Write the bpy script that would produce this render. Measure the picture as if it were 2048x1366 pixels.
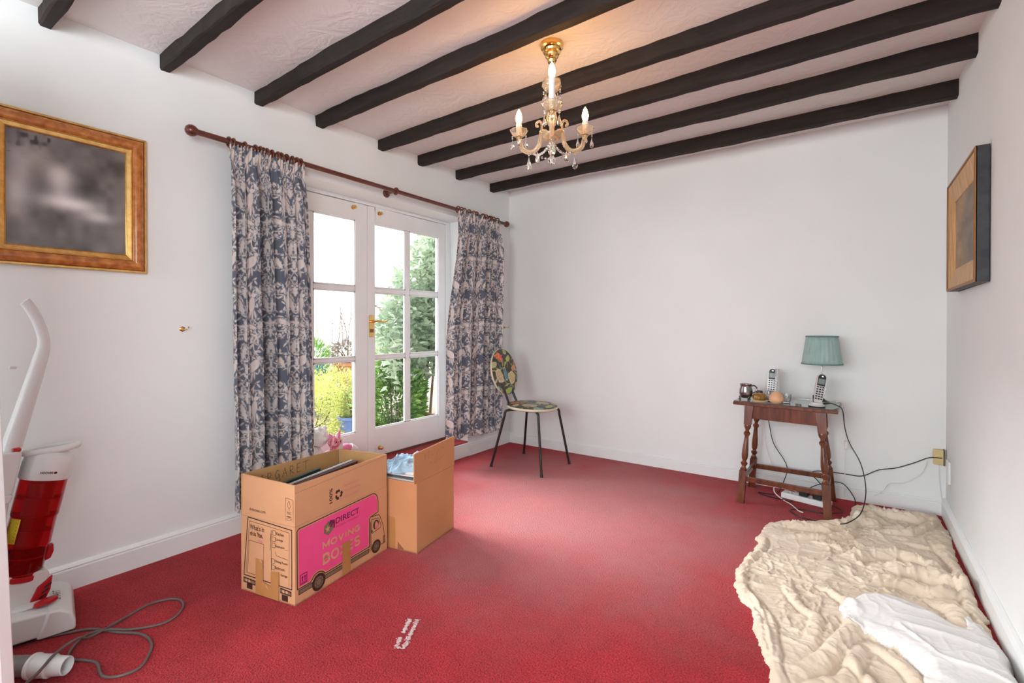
import bpy, bmesh, math, random
import numpy as np
from mathutils import Vector, Matrix
from mathutils.geometry import tessellate_polygon
random.seed(7); RNG = np.random.default_rng(7)
PI = math.pi
scene = bpy.context.scene
for o in list(bpy.data.objects): bpy.data.objects.remove(o)
col = scene.collection

# ------------------------------------------------ camera, sky, lights, exposure
cam_d = bpy.data.cameras.new('camera'); cam = bpy.data.objects.new('camera', cam_d); col.objects.link(cam)
cam_d.sensor_width = 36; cam_d.lens = 966.55 / 2048 * 36; cam_d.shift_y = -25.21 / 2048; cam_d.clip_start = .02
cam.location = (0, 0, 1.07)
cam.rotation_euler = (PI / 2 - 0.00634968, 0, 0.616188)
scene.camera = cam
world = bpy.data.worlds.new('overcast_sky'); scene.world = world; world.use_nodes = True
wn = world.node_tree.nodes; bg = wn['Background']
bg.inputs[0].default_value = (.93, .965, 1, 1); bg.inputs[1].default_value = 3.8

def area(name, loc, rot, sx, sy, power, color):
    d = bpy.data.lights.new(name, 'AREA'); d.shape = 'RECTANGLE'; d.size = sx; d.size_y = sy; d.energy = power; d.color = color
    o = bpy.data.objects.new(name, d); col.objects.link(o); o.location = loc; o.rotation_euler = rot; return o
# added fill light behind the camera, set in an unseen added window
area('front_fill_light', (-1.15, -2.02, 1.42), (PI / 2, 0, 0), 2.2, 1.3, 76, (.90, .97, 1))
# second added fill, in an unseen side window, to brighten the left wall
area('side_fill_light', (.445, -1.05, 1.45), (0, PI / 2, 0), 1.2, 1.2, 42, (.90, .97, 1))
# sampling portal in the garden-door opening (gives off no light of its own)
pt_ = area('garden_door_portal', (-2.95, 2.2, 1.02), (0, -PI / 2, 0), 1.85, 1.65, 1, (1, 1, 1)); pt_.data.cycles.is_portal = True
# hazy sun through the garden doors
sd = bpy.data.lights.new('hazy_sun', 'SUN'); sd.energy = 9.5; sd.angle = math.radians(42); sd.color = (1, .99, .98)
so = bpy.data.objects.new('hazy_sun', sd); col.objects.link(so); so.rotation_euler = Vector((.80, .02, -.56)).to_track_quat('-Z', 'Y').to_euler()
vs = scene.view_settings
vs.view_transform = 'Standard'; vs.look = 'None'; vs.gamma = 1; vs.exposure = 0.2
try: vs.use_curve_mapping = False
except Exception: pass

# ------------------------------------------------ materials
def new_mat(name):
    m = bpy.data.materials.new(name); m.use_nodes = True
    return m, m.node_tree.nodes, m.node_tree.links, m.node_tree.nodes['Principled BSDF']
def N(nd, typ, **kw):
    n = nd.new(typ)
    for k, v in kw.items(): setattr(n, k, v)
    return n
def mat(name, c, rough=.5, metal=0, c2=None, scale=20, detail=4, bump=0, bscale=None, bdist=.002, sheen=0, trans=0, ior=1.45,
        stretch=None, emit=0, ramp=(.35, .65), coat=0, alpha=1):
    m, nd, lk, b = new_mat(name)
    b.inputs['Base Color'].default_value = (*c, 1); b.inputs['Roughness'].default_value = rough; b.inputs['Metallic'].default_value = metal
    b.inputs['IOR'].default_value = ior
    if trans: b.inputs['Transmission Weight'].default_value = trans
    if coat: b.inputs['Coat Weight'].default_value = coat; b.inputs['Coat Roughness'].default_value = .15
    if alpha < 1: b.inputs['Alpha'].default_value = alpha
    if sheen:
        b.inputs['Sheen Weight'].default_value = sheen; b.inputs['Sheen Roughness'].default_value = .45
    if emit:
        b.inputs['Emission Color'].default_value = (*c, 1); b.inputs['Emission Strength'].default_value = emit
    tc = N(nd, 'ShaderNodeTexCoord'); mp = N(nd, 'ShaderNodeMapping'); lk.new(tc.outputs['Object'], mp.inputs[0])
    if stretch: mp.inputs['Scale'].default_value = stretch
    nz = N(nd, 'ShaderNodeTexNoise'); nz.inputs['Scale'].default_value = scale; nz.inputs['Detail'].default_value = detail
    lk.new(mp.outputs[0], nz.inputs[0])
    if c2 is not None:
        r = N(nd, 'ShaderNodeValToRGB'); lk.new(nz.outputs[0], r.inputs[0])
        r.color_ramp.elements[0].position = ramp[0]; r.color_ramp.elements[1].position = ramp[1]
        r.color_ramp.elements[0].color = (*c, 1); r.color_ramp.elements[1].color = (*c2, 1)
        lk.new(r.outputs[0], b.inputs['Base Color'])
    if bump:
        n2 = N(nd, 'ShaderNodeTexNoise'); n2.inputs['Scale'].default_value = bscale or scale; n2.inputs['Detail'].default_value = 5
        lk.new(mp.outputs[0], n2.inputs[0])
        bp = N(nd, 'ShaderNodeBump'); bp.inputs['Strength'].default_value = bump; bp.inputs['Distance'].default_value = bdist
        lk.new(n2.outputs[0], bp.inputs['Height']); lk.new(bp.outputs[0], b.inputs['Normal'])
    return m
def attr_mat(name, rough=.85, bump=.25, bscale=500, sheen=.1):
    m, nd, lk, b = new_mat(name)
    a = N(nd, 'ShaderNodeVertexColor'); a.layer_name = 'Col'; lk.new(a.outputs[0], b.inputs['Base Color'])
    b.inputs['Roughness'].default_value = rough; b.inputs['Sheen Weight'].default_value = sheen
    tc = N(nd, 'ShaderNodeTexCoord'); nz = N(nd, 'ShaderNodeTexNoise'); nz.inputs['Scale'].default_value = bscale; lk.new(tc.outputs['Object'], nz.inputs[0])
    bp = N(nd, 'ShaderNodeBump'); bp.inputs['Strength'].default_value = bump; bp.inputs['Distance'].default_value = .001
    lk.new(nz.outputs[0], bp.inputs['Height']); lk.new(bp.outputs[0], b.inputs['Normal'])
    return m
WALLC = (.79, .815, .81)
M_wall = mat('wall_emulsion', WALLC, .75, bump=.12, bscale=9, bdist=.01, c2=(.77, .795, .79), scale=3)
M_gloss = mat('white_gloss_paint', (.81, .83, .83), .35, bump=.08, bscale=25, c2=(.78, .80, .80), scale=6)
M_black = mat('black_plastic', (.02, .02, .022), .4)
M_rubber = mat('dark_rubber', (.03, .028, .028), .6)
M_gold = mat('polished_brass', (.86, .58, .22), .16, 1, c2=(.75, .48, .17), scale=30)
M_chrome = mat('bright_metal', (.8, .8, .8), .15, 1)

def carpet_mat():
    m, nd, lk, b = new_mat('red_carpet_pile')
    tc = N(nd, 'ShaderNodeTexCoord')
    def noise(s, d=3):
        n = N(nd, 'ShaderNodeTexNoise'); n.inputs['Scale'].default_value = s; n.inputs['Detail'].default_value = d; lk.new(tc.outputs['Object'], n.inputs[0]); return n
    big = noise(2.6, 4); mid = noise(14, 4); fine = noise(170, 4)
    r = N(nd, 'ShaderNodeValToRGB'); lk.new(fine.outputs[0], r.inputs[0])
    r.color_ramp.elements[0].position = .3; r.color_ramp.elements[0].color = (.26, .009, .014, 1)
    r.color_ramp.elements[1].position = .72; r.color_ramp.elements[1].color = (.68, .046, .060, 1)
    r2 = N(nd, 'ShaderNodeValToRGB'); lk.new(big.outputs[0], r2.inputs[0])
    r2.color_ramp.elements[0].position = .35; r2.color_ramp.elements[0].color = (.78, .78, .78, 1)
    r2.color_ramp.elements[1].position = .65; r2.color_ramp.elements[1].color = (1.06, 1.1, 1.1, 1)
    mx = N(nd, 'ShaderNodeMix', data_type='RGBA', blend_type='MULTIPLY'); mx.inputs[0].default_value = 1
    lk.new(r.outputs[0], mx.inputs[6]); lk.new(r2.outputs[0], mx.inputs[7])
    r3 = N(nd, 'ShaderNodeValToRGB'); lk.new(mid.outputs[0], r3.inputs[0])
    r3.color_ramp.elements[0].position = .3; r3.color_ramp.elements[0].color = (.85, .85, .85, 1); r3.color_ramp.elements[1].position = .7
    mx2 = N(nd, 'ShaderNodeMix', data_type='RGBA', blend_type='MULTIPLY'); mx2.inputs[0].default_value = 1
    lk.new(mx.outputs[2], mx2.inputs[6]); lk.new(r3.outputs[0], mx2.inputs[7])
    # paler pile: daylight falling from the garden doors, painted into the carpet colour
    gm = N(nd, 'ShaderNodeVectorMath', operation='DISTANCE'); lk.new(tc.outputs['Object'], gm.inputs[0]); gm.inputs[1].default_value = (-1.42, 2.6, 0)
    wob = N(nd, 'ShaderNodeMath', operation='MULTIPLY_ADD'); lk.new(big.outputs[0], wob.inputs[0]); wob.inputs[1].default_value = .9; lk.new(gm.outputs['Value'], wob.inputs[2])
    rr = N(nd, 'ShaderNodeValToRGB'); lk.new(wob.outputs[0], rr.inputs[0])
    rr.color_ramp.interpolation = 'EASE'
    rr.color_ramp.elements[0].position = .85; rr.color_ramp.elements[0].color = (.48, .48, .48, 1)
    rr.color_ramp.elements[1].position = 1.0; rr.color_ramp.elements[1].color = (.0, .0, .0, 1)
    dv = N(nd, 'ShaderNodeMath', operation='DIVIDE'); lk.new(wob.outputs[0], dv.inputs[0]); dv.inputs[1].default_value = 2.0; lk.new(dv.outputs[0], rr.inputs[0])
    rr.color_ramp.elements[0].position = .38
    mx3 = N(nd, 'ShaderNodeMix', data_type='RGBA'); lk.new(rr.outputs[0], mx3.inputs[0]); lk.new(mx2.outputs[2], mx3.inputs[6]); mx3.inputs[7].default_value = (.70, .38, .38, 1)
    lk.new(mx3.outputs[2], b.inputs['Base Color'])
    b.inputs['Roughness'].default_value = .95; b.inputs['Specular IOR Level'].default_value = .15
    b.inputs['Sheen Weight'].default_value = .12; b.inputs['Sheen Roughness'].default_value = .35; b.inputs['Sheen Tint'].default_value = (1, .7, .72, 1)
    bp = N(nd, 'ShaderNodeBump'); bp.inputs['Strength'].default_value = 1; bp.inputs['Distance'].default_value = .009
    lk.new(fine.outputs[0], bp.inputs['Height']); lk.new(bp.outputs[0], b.inputs['Normal'])
    return m
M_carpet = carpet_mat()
def ceiling_mat():
    m, nd, lk, b = new_mat('textured_ceiling_paint')
    b.inputs['Base Color'].default_value = (.77, .75, .73, 1); b.inputs['Roughness'].default_value = .6
    tc = N(nd, 'ShaderNodeTexCoord'); n = N(nd, 'ShaderNodeTexNoise'); n.inputs['Scale'].default_value = 9; n.inputs['Detail'].default_value = 5; n.inputs['Distortion'].default_value = 2.2
    lk.new(tc.outputs['Object'], n.inputs[0])
    bp = N(nd, 'ShaderNodeBump'); bp.inputs['Strength'].default_value = .45; bp.inputs['Distance'].default_value = .012
    lk.new(n.outputs[0], bp.inputs['Height']); lk.new(bp.outputs[0], b.inputs['Normal']); return m
M_ceil = ceiling_mat()
M_beam = mat('black_stained_oak', (.008, .005, .004), .8, c2=(.020, .012, .009), scale=12, bump=.6, bscale=10, bdist=.006, stretch=(.25, 3, 3))
M_pane = None
def glass_pane():
    m, nd, lk, b = new_mat('window_glass')
    nd.remove(b); out = nd['Material Output']
    t = N(nd, 'ShaderNodeBsdfTransparent'); g = N(nd, 'ShaderNodeBsdfGlossy'); g.inputs['Roughness'].default_value = .01
    f = N(nd, 'ShaderNodeFresnel'); f.inputs[0].default_value = 1.45; mx = N(nd, 'ShaderNodeMixShader')
    ge = N(nd, 'ShaderNodeNewGeometry'); iv = N(nd, 'ShaderNodeMath', operation='SUBTRACT'); iv.inputs[0].default_value = 1; lk.new(ge.outputs['Backfacing'], iv.inputs[1]); ml = N(nd, 'ShaderNodeMath', operation='MULTIPLY'); lk.new(iv.outputs[0], ml.inputs[0]); lk.new(f.outputs[0], ml.inputs[1])
    lk.new(ml.outputs[0], mx.inputs[0]); lk.new(t.outputs[0], mx.inputs[1]); lk.new(g.outputs[0], mx.inputs[2]); lk.new(mx.outputs[0], out.inputs[0]); return m
M_pane = glass_pane()
M_card = mat('corrugated_cardboard', (.56, .29, .145), .8, c2=(.60, .32, .165), scale=5, bump=.1, bscale=60)
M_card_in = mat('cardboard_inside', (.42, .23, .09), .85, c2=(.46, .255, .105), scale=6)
M_card2 = mat('plain_cardboard', (.50, .225, .095), .8, c2=(.55, .26, .115), scale=4, bump=.1, bscale=60)
M_tape = mat('brown_parcel_tape', (.42, .19, .06), .35, c2=(.46, .22, .08), scale=9)
M_ink = mat('dark_brown_ink', (.045, .016, .012), .6)
M_pink = mat('pink_print', (.80, .075, .25), .6, c2=(.77, .07, .23), scale=8)
M_pinkdim = mat('faint_pink_print', (.60, .17, .20), .7)
M_purple = mat('purple_ink', (.16, .008, .07), .6)
M_olive = mat('grey_brown_ink', (.19, .13, .08), .7)
M_pen = mat('marker_pen', (.10, .045, .02), .7)
M_pen2 = mat('faded_pencil', (.32, .16, .10), .8)
M_white_pl = mat('white_plastic', (.78, .81, .81), .28, coat=.3)
M_red_bin = mat('red_clear_plastic', (.62, .012, .015), .08, trans=.75, ior=1.3)
M_red_pl = mat('red_plastic', (.50, .012, .018), .3)
M_dust = mat('grey_red_dust', (.10, .008, .01), .9, bump=.8, bscale=60, bdist=.01)
M_yellow = mat('yellow_sticker', (.75, .62, .04), .5)
M_greypipe = mat('grey_plastic', (.19, .175, .165), .4)
M_cord = mat('grey_brown_flex', (.13, .10, .095), .5)
M_mahog = mat('red_brown_pole_wood', (.085, .018, .012), .3, c2=(.15, .035, .02), scale=14, stretch=(6, 1, 6), coat=.4)
M_ring = mat('brown_ring_wood', (.12, .035, .018), .35, c2=(.20, .07, .03), scale=40)
M_oakred = mat('polished_brown_oak', (.075, .018, .007), .3, c2=(.16, .045, .016), scale=9, stretch=(5, 5, .8), bump=.15, bscale=40, coat=.3)
M_glassy = mat('clear_glass', (.96, .97, .97), .02, trans=1, ior=1.45)
M_tabglass = mat('greenish_glass', (.80, .9, .86), .03, trans=.9, ior=1.45)
M_crystal = mat('cut_crystal', (1, .95, .88), .03, trans=1, ior=1.5)
M_ambglass = mat('golden_pressed_glass', (1, .78, .52), .12, trans=.75, ior=1.45)
M_linen = None
def cloth_mat(name, c1, c2, bump=.5, sheen=.1, trl=0):
    m = mat(name, c1, .92, c2=c2, scale=5, detail=6, bump=bump, bscale=70, bdist=.004, sheen=sheen); return m
M_linen = cloth_mat('unbleached_cotton', (.68, .56, .43), (.76, .65, .52))
M_sheet = cloth_mat('white_cotton', (.80, .79, .775), (.76, .745, .73), .3)

# ------------------------------------------------ mesh builder
class MB:
    def __init__(s): s.v = []; s.f = []
    def add(s, vs, fs):
        k = len(s.v); s.v += [tuple(v) for v in vs]; s.f += [tuple(i + k for i in f) for f in fs]; return s
    def box(s, c, d, M=None, rz=0):
        hx, hy, hz = d[0] / 2, d[1] / 2, d[2] / 2
        R = Matrix.Rotation(rz, 4, 'Z') if M is None else M
        vs = [Vector(c) + (R @ Vector((x * hx, y * hy, z * hz))) for x in (-1, 1) for y in (-1, 1) for z in (-1, 1)]
        return s.add(vs, [(0, 1, 3, 2), (4, 6, 7, 5), (0, 4, 5, 1), (2, 3, 7, 6), (0, 2, 6, 4), (1, 5, 7, 3)])
    def bb(s, a, b): return s.box([(a[i] + b[i]) / 2 for i in range(3)], [abs(b[i] - a[i]) for i in range(3)])
    def bar(s, p, q, w, t, upv=(0, 0, 1)):
        p, q = Vector(p), Vector(q); d = (q - p).normalized(); x = d.cross(Vector(upv)).normalized(); y = x.cross(d)
        vs = [e + x * (i * w / 2) + y * (j * t / 2) for e in (p, q) for i, j in ((-1, -1), (1, -1), (1, 1), (-1, 1))]
        return s.add(vs, [(0, 3, 2, 1), (4, 5, 6, 7), (0, 1, 5, 4), (1, 2, 6, 5), (2, 3, 7, 6), (3, 0, 4, 7)])
    def lathe(s, prof, n=24, M=None, caps=True, wob=None):
        M = M or Matrix(); vs = []; fs = []
        for (r, z) in prof:
            for k in range(n):
                a = 2 * PI * k / n; rr = r * (wob(a, z) if wob else 1)
                vs.append(M @ Vector((rr * math.cos(a), rr * math.sin(a), z)))
        for i in range(len(prof) - 1):
            for k in range(n):
                k2 = (k + 1) % n; fs.append((i * n + k, i * n + k2, (i + 1) * n + k2, (i + 1) * n + k))
        if caps: fs.append(tuple(range(n - 1, -1, -1))); fs.append(tuple(range((len(prof) - 1) * n, len(prof) * n)))
        return s.add(vs, fs)
    def tube(s, pts, r, n=10, closed=False, caps=True, flat=1):
        pts = [Vector(p) for p in pts]; L = len(pts); rs = r if isinstance(r, (list, tuple)) else [r] * L
        vs = []; fs = []; up = None
        for i, p in enumerate(pts):
            a = pts[(i - 1) % L] if (closed or i > 0) else p; b = pts[(i + 1) % L] if (closed or i < L - 1) else p
            t = (b - a).normalized()
            if up is None:
                up = Vector((0, 0, 1)) if abs(t.z) < .9 else Vector((1, 0, 0))
            x = t.cross(up)
            if x.length < 1e-6: x = t.orthogonal()
            x.normalize(); up = x.cross(t).normalized()
            for k in range(n):
                an = 2 * PI * k / n; vs.append(p + x * math.cos(an) * rs[i] + up * math.sin(an) * rs[i] * flat)
        for i in range(L if closed else L - 1):
            j = (i + 1) % L
            for k in range(n):
                k2 = (k + 1) % n; fs.append((i * n + k, i * n + k2, j * n + k2, j * n + k))
        if caps and not closed: fs.append(tuple(range(n - 1, -1, -1))); fs.append(tuple(range((L - 1) * n, L * n)))
        return s.add(vs, fs)
    def cyl(s, p, q, r, r2=None, n=16): return s.tube([p, q], [r, r if r2 is None else r2], n)
    def sphere(s, c, r, n=12, m=8, M=None):
        rx, ry, rz = r if isinstance(r, (tuple, list)) else (r, r, r); M = M or Matrix()
        vs = []; fs = []
        for i in range(m + 1):
            ph = PI * i / m
            for k in range(n):
                th = 2 * PI * k / n; vs.append(Vector(c) + M.to_3x3() @ Vector((rx * math.sin(ph) * math.cos(th), ry * math.sin(ph) * math.sin(th), rz * math.cos(ph))))
        for i in range(m):
            for k in range(n):
                k2 = (k + 1) % n; fs.append((i * n + k, (i + 1) * n + k, (i + 1) * n + k2, i * n + k2))
        return s.add(vs, fs)
    def extrude(s, pts, axis_fn, a, b):
        """pts 2D outline, axis_fn(p2, t)->3D, between t=a and t=b"""
        n = len(pts); vs = [axis_fn(p, a) for p in pts] + [axis_fn(p, b) for p in pts]
        tr = tessellate_polygon([[Vector((p[0], p[1], 0)) for p in pts]])
        fs = [tuple(t) for t in tr] + [tuple(n + i for i in reversed(t)) for t in tr] + [(i, (i + 1) % n, n + (i + 1) % n, n + i) for i in range(n)]
        return s.add(vs, fs)
    def build(s, name, m, parent=None, smooth=False, bevel=0, seg=2, solid=0, sub=0, ang=40):
        me = bpy.data.meshes.new(name); off = Vector((0, 0, 0)); p = parent
        while p is not None: off += p.location; p = p.parent
        me.from_pydata([tuple(Vector(v) - off) for v in s.v], [], s.f)
        bm = bmesh.new(); bm.from_mesh(me); bmesh.ops.remove_doubles(bm, verts=bm.verts, dist=1e-6)
        bmesh.ops.recalc_face_normals(bm, faces=bm.faces); bm.to_mesh(me); bm.free()
        me.materials.append(m); o = bpy.data.objects.new(name, me); col.objects.link(o); o.parent = parent
        if smooth:
            for f_ in me.polygons: f_.use_smooth = True
            try: me.set_sharp_from_angle(angle=math.radians(ang))
            except Exception: pass
        if solid: q = o.modifiers.new('solid', 'SOLIDIFY'); q.thickness = solid; q.offset = 0
        if bevel:
            q = o.modifiers.new('bevel', 'BEVEL'); q.width = bevel; q.segments = seg; q.limit_method = 'ANGLE'; q.angle_limit = math.radians(35)
            if hasattr(q, 'harden_normals') and smooth: q.harden_normals = False
        if sub: q = o.modifiers.new('sub', 'SUBSURF'); q.levels = q.render_levels = sub
        return o
def thing(name, label, cat, loc=(0, 0, 0), group=None):
    o = bpy.data.objects.new(name, None); col.objects.link(o); o.location = loc; o.empty_display_size = .05
    o['label'] = label; o['category'] = cat
    if group: o['group'] = group
    return o
def tag(o, label, cat, group=None, kind=None):
    o['label'] = label; o['category'] = cat
    if group: o['group'] = group
    if kind: o['kind'] = kind
    return o
def struct(o): o['kind'] = 'structure'; return o
def spline(pts, k=8, closed=False):
    P = [Vector(p) for p in pts]; n = len(P); out = []
    rng = range(n if closed else n - 1)
    for i in rng:
        if closed: p0, p1, p2, p3 = P[(i - 1) % n], P[i], P[(i + 1) % n], P[(i + 2) % n]
        else: p0, p1, p2, p3 = P[max(i - 1, 0)], P[i], P[i + 1], P[min(i + 2, n - 1)]
        for j in range(k):
            t = j / k; out.append(.5 * ((2 * p1) + (p2 - p0) * t + (2 * p0 - 5 * p1 + 4 * p2 - p3) * t * t + (3 * p1 - p0 - 3 * p2 + p3) * t ** 3))
    if not closed: out.append(P[-1])
    return out
def np_mesh(name, V, F, m, parent=None, colors=None, smooth=True):
    me = bpy.data.meshes.new(name); off = Vector((0, 0, 0)); p = parent
    while p is not None: off += p.location; p = p.parent
    V = np.asarray(V, dtype=np.float32) - np.array(off, dtype=np.float32); F = np.asarray(F, dtype=np.int32)
    me.vertices.add(len(V)); me.vertices.foreach_set('co', V.ravel()); k = F.shape[1]
    me.loops.add(F.size); me.loops.foreach_set('vertex_index', F.ravel())
    me.polygons.add(len(F)); me.polygons.foreach_set('loop_start', np.arange(0, F.size, k, dtype=np.int32))
    me.update(calc_edges=True)
    if smooth: me.polygons.foreach_set('use_smooth', np.ones(len(F), dtype=bool))
    if colors is not None:
        a = me.color_attributes.new('Col', 'FLOAT_COLOR', 'POINT'); c = np.ones((len(V), 4), dtype=np.float32); c[:, :3] = colors; a.data.foreach_set('color', c.ravel())
    me.materials.append(m); o = bpy.data.objects.new(name, me); col.objects.link(o); o.parent = parent; return o
def grid_faces(nu, nv):
    i, j = np.meshgrid(np.arange(nu - 1), np.arange(nv - 1), indexing='ij'); a = (i * nv + j).ravel()
    return np.stack([a, a + nv, a + nv + 1, a + 1], 1)
_perm = RNG.permutation(512); _g = RNG.uniform(-1, 1, 512)
def vnoise(x, y):
    xi = np.floor(x).astype(int); yi = np.floor(y).astype(int); fx = x - xi; fy = y - yi
    fx = fx * fx * fx * (fx * (fx * 6 - 15) + 10); fy = fy * fy * fy * (fy * (fy * 6 - 15) + 10)
    h = lambda a, b: _g[_perm[(_perm[a % 512] + b) % 512]]
    return (h(xi, yi) * (1 - fx) + h(xi + 1, yi) * fx) * (1 - fy) + (h(xi, yi + 1) * (1 - fx) + h(xi + 1, yi + 1) * fx) * fy

# ------------------------------------------------ the room
XL, YB, XR, H = -2.6, 3.628, .424, 2.31
YF = -2.0
OY0, OY1, OZ = 1.38, 3.04, 1.94       # opening of the garden doors
STEP = .12
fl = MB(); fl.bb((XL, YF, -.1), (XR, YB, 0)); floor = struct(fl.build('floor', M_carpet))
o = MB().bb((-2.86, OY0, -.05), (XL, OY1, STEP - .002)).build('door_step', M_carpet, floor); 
w = MB(); T = .3
w.bb((XL - T, YF, 0), (XL, OY0, H)); w.bb((XL - T, OY1, 0), (XL, YB + .3, H)); w.bb((XL - T, OY0, OZ), (XL, OY1, H)); w.bb((XL - T, OY0, -.1), (XL - .262, OY1, .11))
struct(w.build('wall_left', M_wall))
struct(MB().bb((XL, YB, 0), (XR + .3, YB + .3, H)).build('wall_back', M_wall))
w = MB(); w.bb((XR, -.43, 0), (XR + .3, YB, H)); w.bb((XR, YF - .3, 0), (XR + .3, -1.67, H)); w.bb((XR, -1.67, 0), (XR + .3, -.43, .84)); w.bb((XR, -1.67, 2.06), (XR + .3, -.43, H))
struct(w.build('wall_right', M_wall))
wf = MB()  # unseen side window, added to go with the side fill light
for y in (-1.65, -1.05, -.45): wf.bb((XR + .06, y - .022, .84), (XR + .12, y + .022, 2.06))
for z in (.862, 2.038): wf.bb((XR + .06, -1.67, z - .022), (XR + .12, -.43, z + .022))
w2 = struct(wf.build('added_window_2', M_gloss, bevel=.004)); MB().bb((XR + .09, -1.67, .84), (XR + .094, -.43, 2.06)).build('pane', M_pane, w2)
w = MB(); w.bb((XL - T, YF - .3, 0), (XR, YF, .75)); w.bb((XL - T, YF - .3, 2.1), (XR, YF, H)); w.bb((XL - T, YF - .3, .75), (-2.28, YF, 2.1)); w.bb((-.02, YF - .3, .75), (XR, YF, 2.1))
struct(w.build('wall_front', M_wall))
ceil = struct(MB().bb((XL - T, YF - .3, H), (XR + .3, YB + .3, H + .1)).build('ceiling', M_ceil))
# unseen window added behind the camera to hold the front fill light
wf = MB()
for x in (-2.25, -1.52, -.78, -.05): wf.bb((x - .03, YF - .12, .75), (x + .03, YF - .05, 2.1))
for z in (.78, 2.07): wf.bb((-2.28, YF - .12, z - .03), (-.02, YF - .05, z + .03))
w1 = struct(wf.build('added_window_1', M_gloss, bevel=.004)); MB().bb((-2.28, YF - .09, .75), (-.02, YF - .085, 2.1)).build('pane', M_pane, w1)
MB().bb((-2.35, YF - .05, .72), (.05, YF + .08, .75)).build('window_sill', M_gloss, w1, bevel=.004)
# baseboards with a rounded, moulded top
def skirting(name, p, q, nrm, h=.105, t=.018):
    p, q, nn = Vector(p), Vector(q), Vector(nrm)
    prof = [(0, 0), (t, 0), (t, h * .78), (t * .75, h * .84), (t * .95, h * .88), (t * .6, h * .96), (t * .2, h), (0, h)]
    m = MB().extrude(prof, lambda a, s_: (p + (q - p) * s_) + nn * a[0] + Vector((0, 0, a[1])), 0, 1)
    return struct(m.build(name, M_gloss))
skirting('baseboard_left', (XL, YF, 0), (XL, OY0, 0), (1, 0, 0))
skirting('baseboard_left', (XL, OY1, 0), (XL, YB, 0), (1, 0, 0))
skirting('baseboard_back', (XL, YB, 0), (XR, YB, 0), (0, -1, 0), .085)
skirting('baseboard_right', (XR, YB, 0), (XR, YF, 0), (-1, 0, 0), .10, .02)
skirting('baseboard_front', (XL, YF, 0), (XR, YF, 0), (0, 1, 0))
struct(MB().bb((XL, OY0, 0), (XL + .014, OY1, STEP - .012)).build('trim_1', M_gloss, bevel=.003))   # riser of the door step
# ceiling beams, hewn: every beam is a piece of the ceiling
def beam(y0, y1, xr, dy, zb=2.245, seed=0, right_z=-.02):
    rr = random.Random(seed); n = 46; vs = []; fs = []
    for i in range(n + 1):
        t = i / n; x = XL - .01 + (xr - XL + .01) * t; sh = dy * t; z = zb + right_z * t
        j = lambda a=.0035: rr.uniform(-a, a) + .004 * math.sin(9 * t * (1 + seed % 3) + seed)
        vs += [(x, y0 + sh + j(), H + .003), (x, y0 + sh + j(), z + .008), (x, y0 + sh + .007 + j(.002), z + j(.002)), (x, y1 + sh - .007 + j(.002), z + j(.002)), (x, y1 + sh + j(), z + .008), (x, y1 + sh + j(), H + .003)]
    for i in range(n):
        for k in range(6): fs.append((i * 6 + k, i * 6 + (k + 1) % 6, (i + 1) * 6 + (k + 1) % 6, (i + 1) * 6 + k))
    fs += [(5, 4, 3, 2, 1, 0), tuple(n * 6 + k for k in range(6))]
    return MB().add(vs, fs).build('ceiling_beam', M_beam, ceil)
for i, (a, b, xr, dy) in enumerate([(-1.62, -1.57, XR, -.06), (-1.2, -1.15, XR, -.06), (-.78, -.73, XR, -.06), (-.36, -.31, XR, -.06), (.06, .11, XR, -.06), (.478, .522, XR, -.06), (.879, .928, XR, -.06), (1.307, 1.356, XR, -.06),
                                    (1.660, 1.714, XR, -.06), (2.121, 2.171, XR, -.06), (2.484, 2.54, XR, -.07), (2.896, 2.953, XR, -.085), (3.337, 3.4, XR, -.062)]):
    beam(a, b, xr, dy, seed=i)

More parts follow.
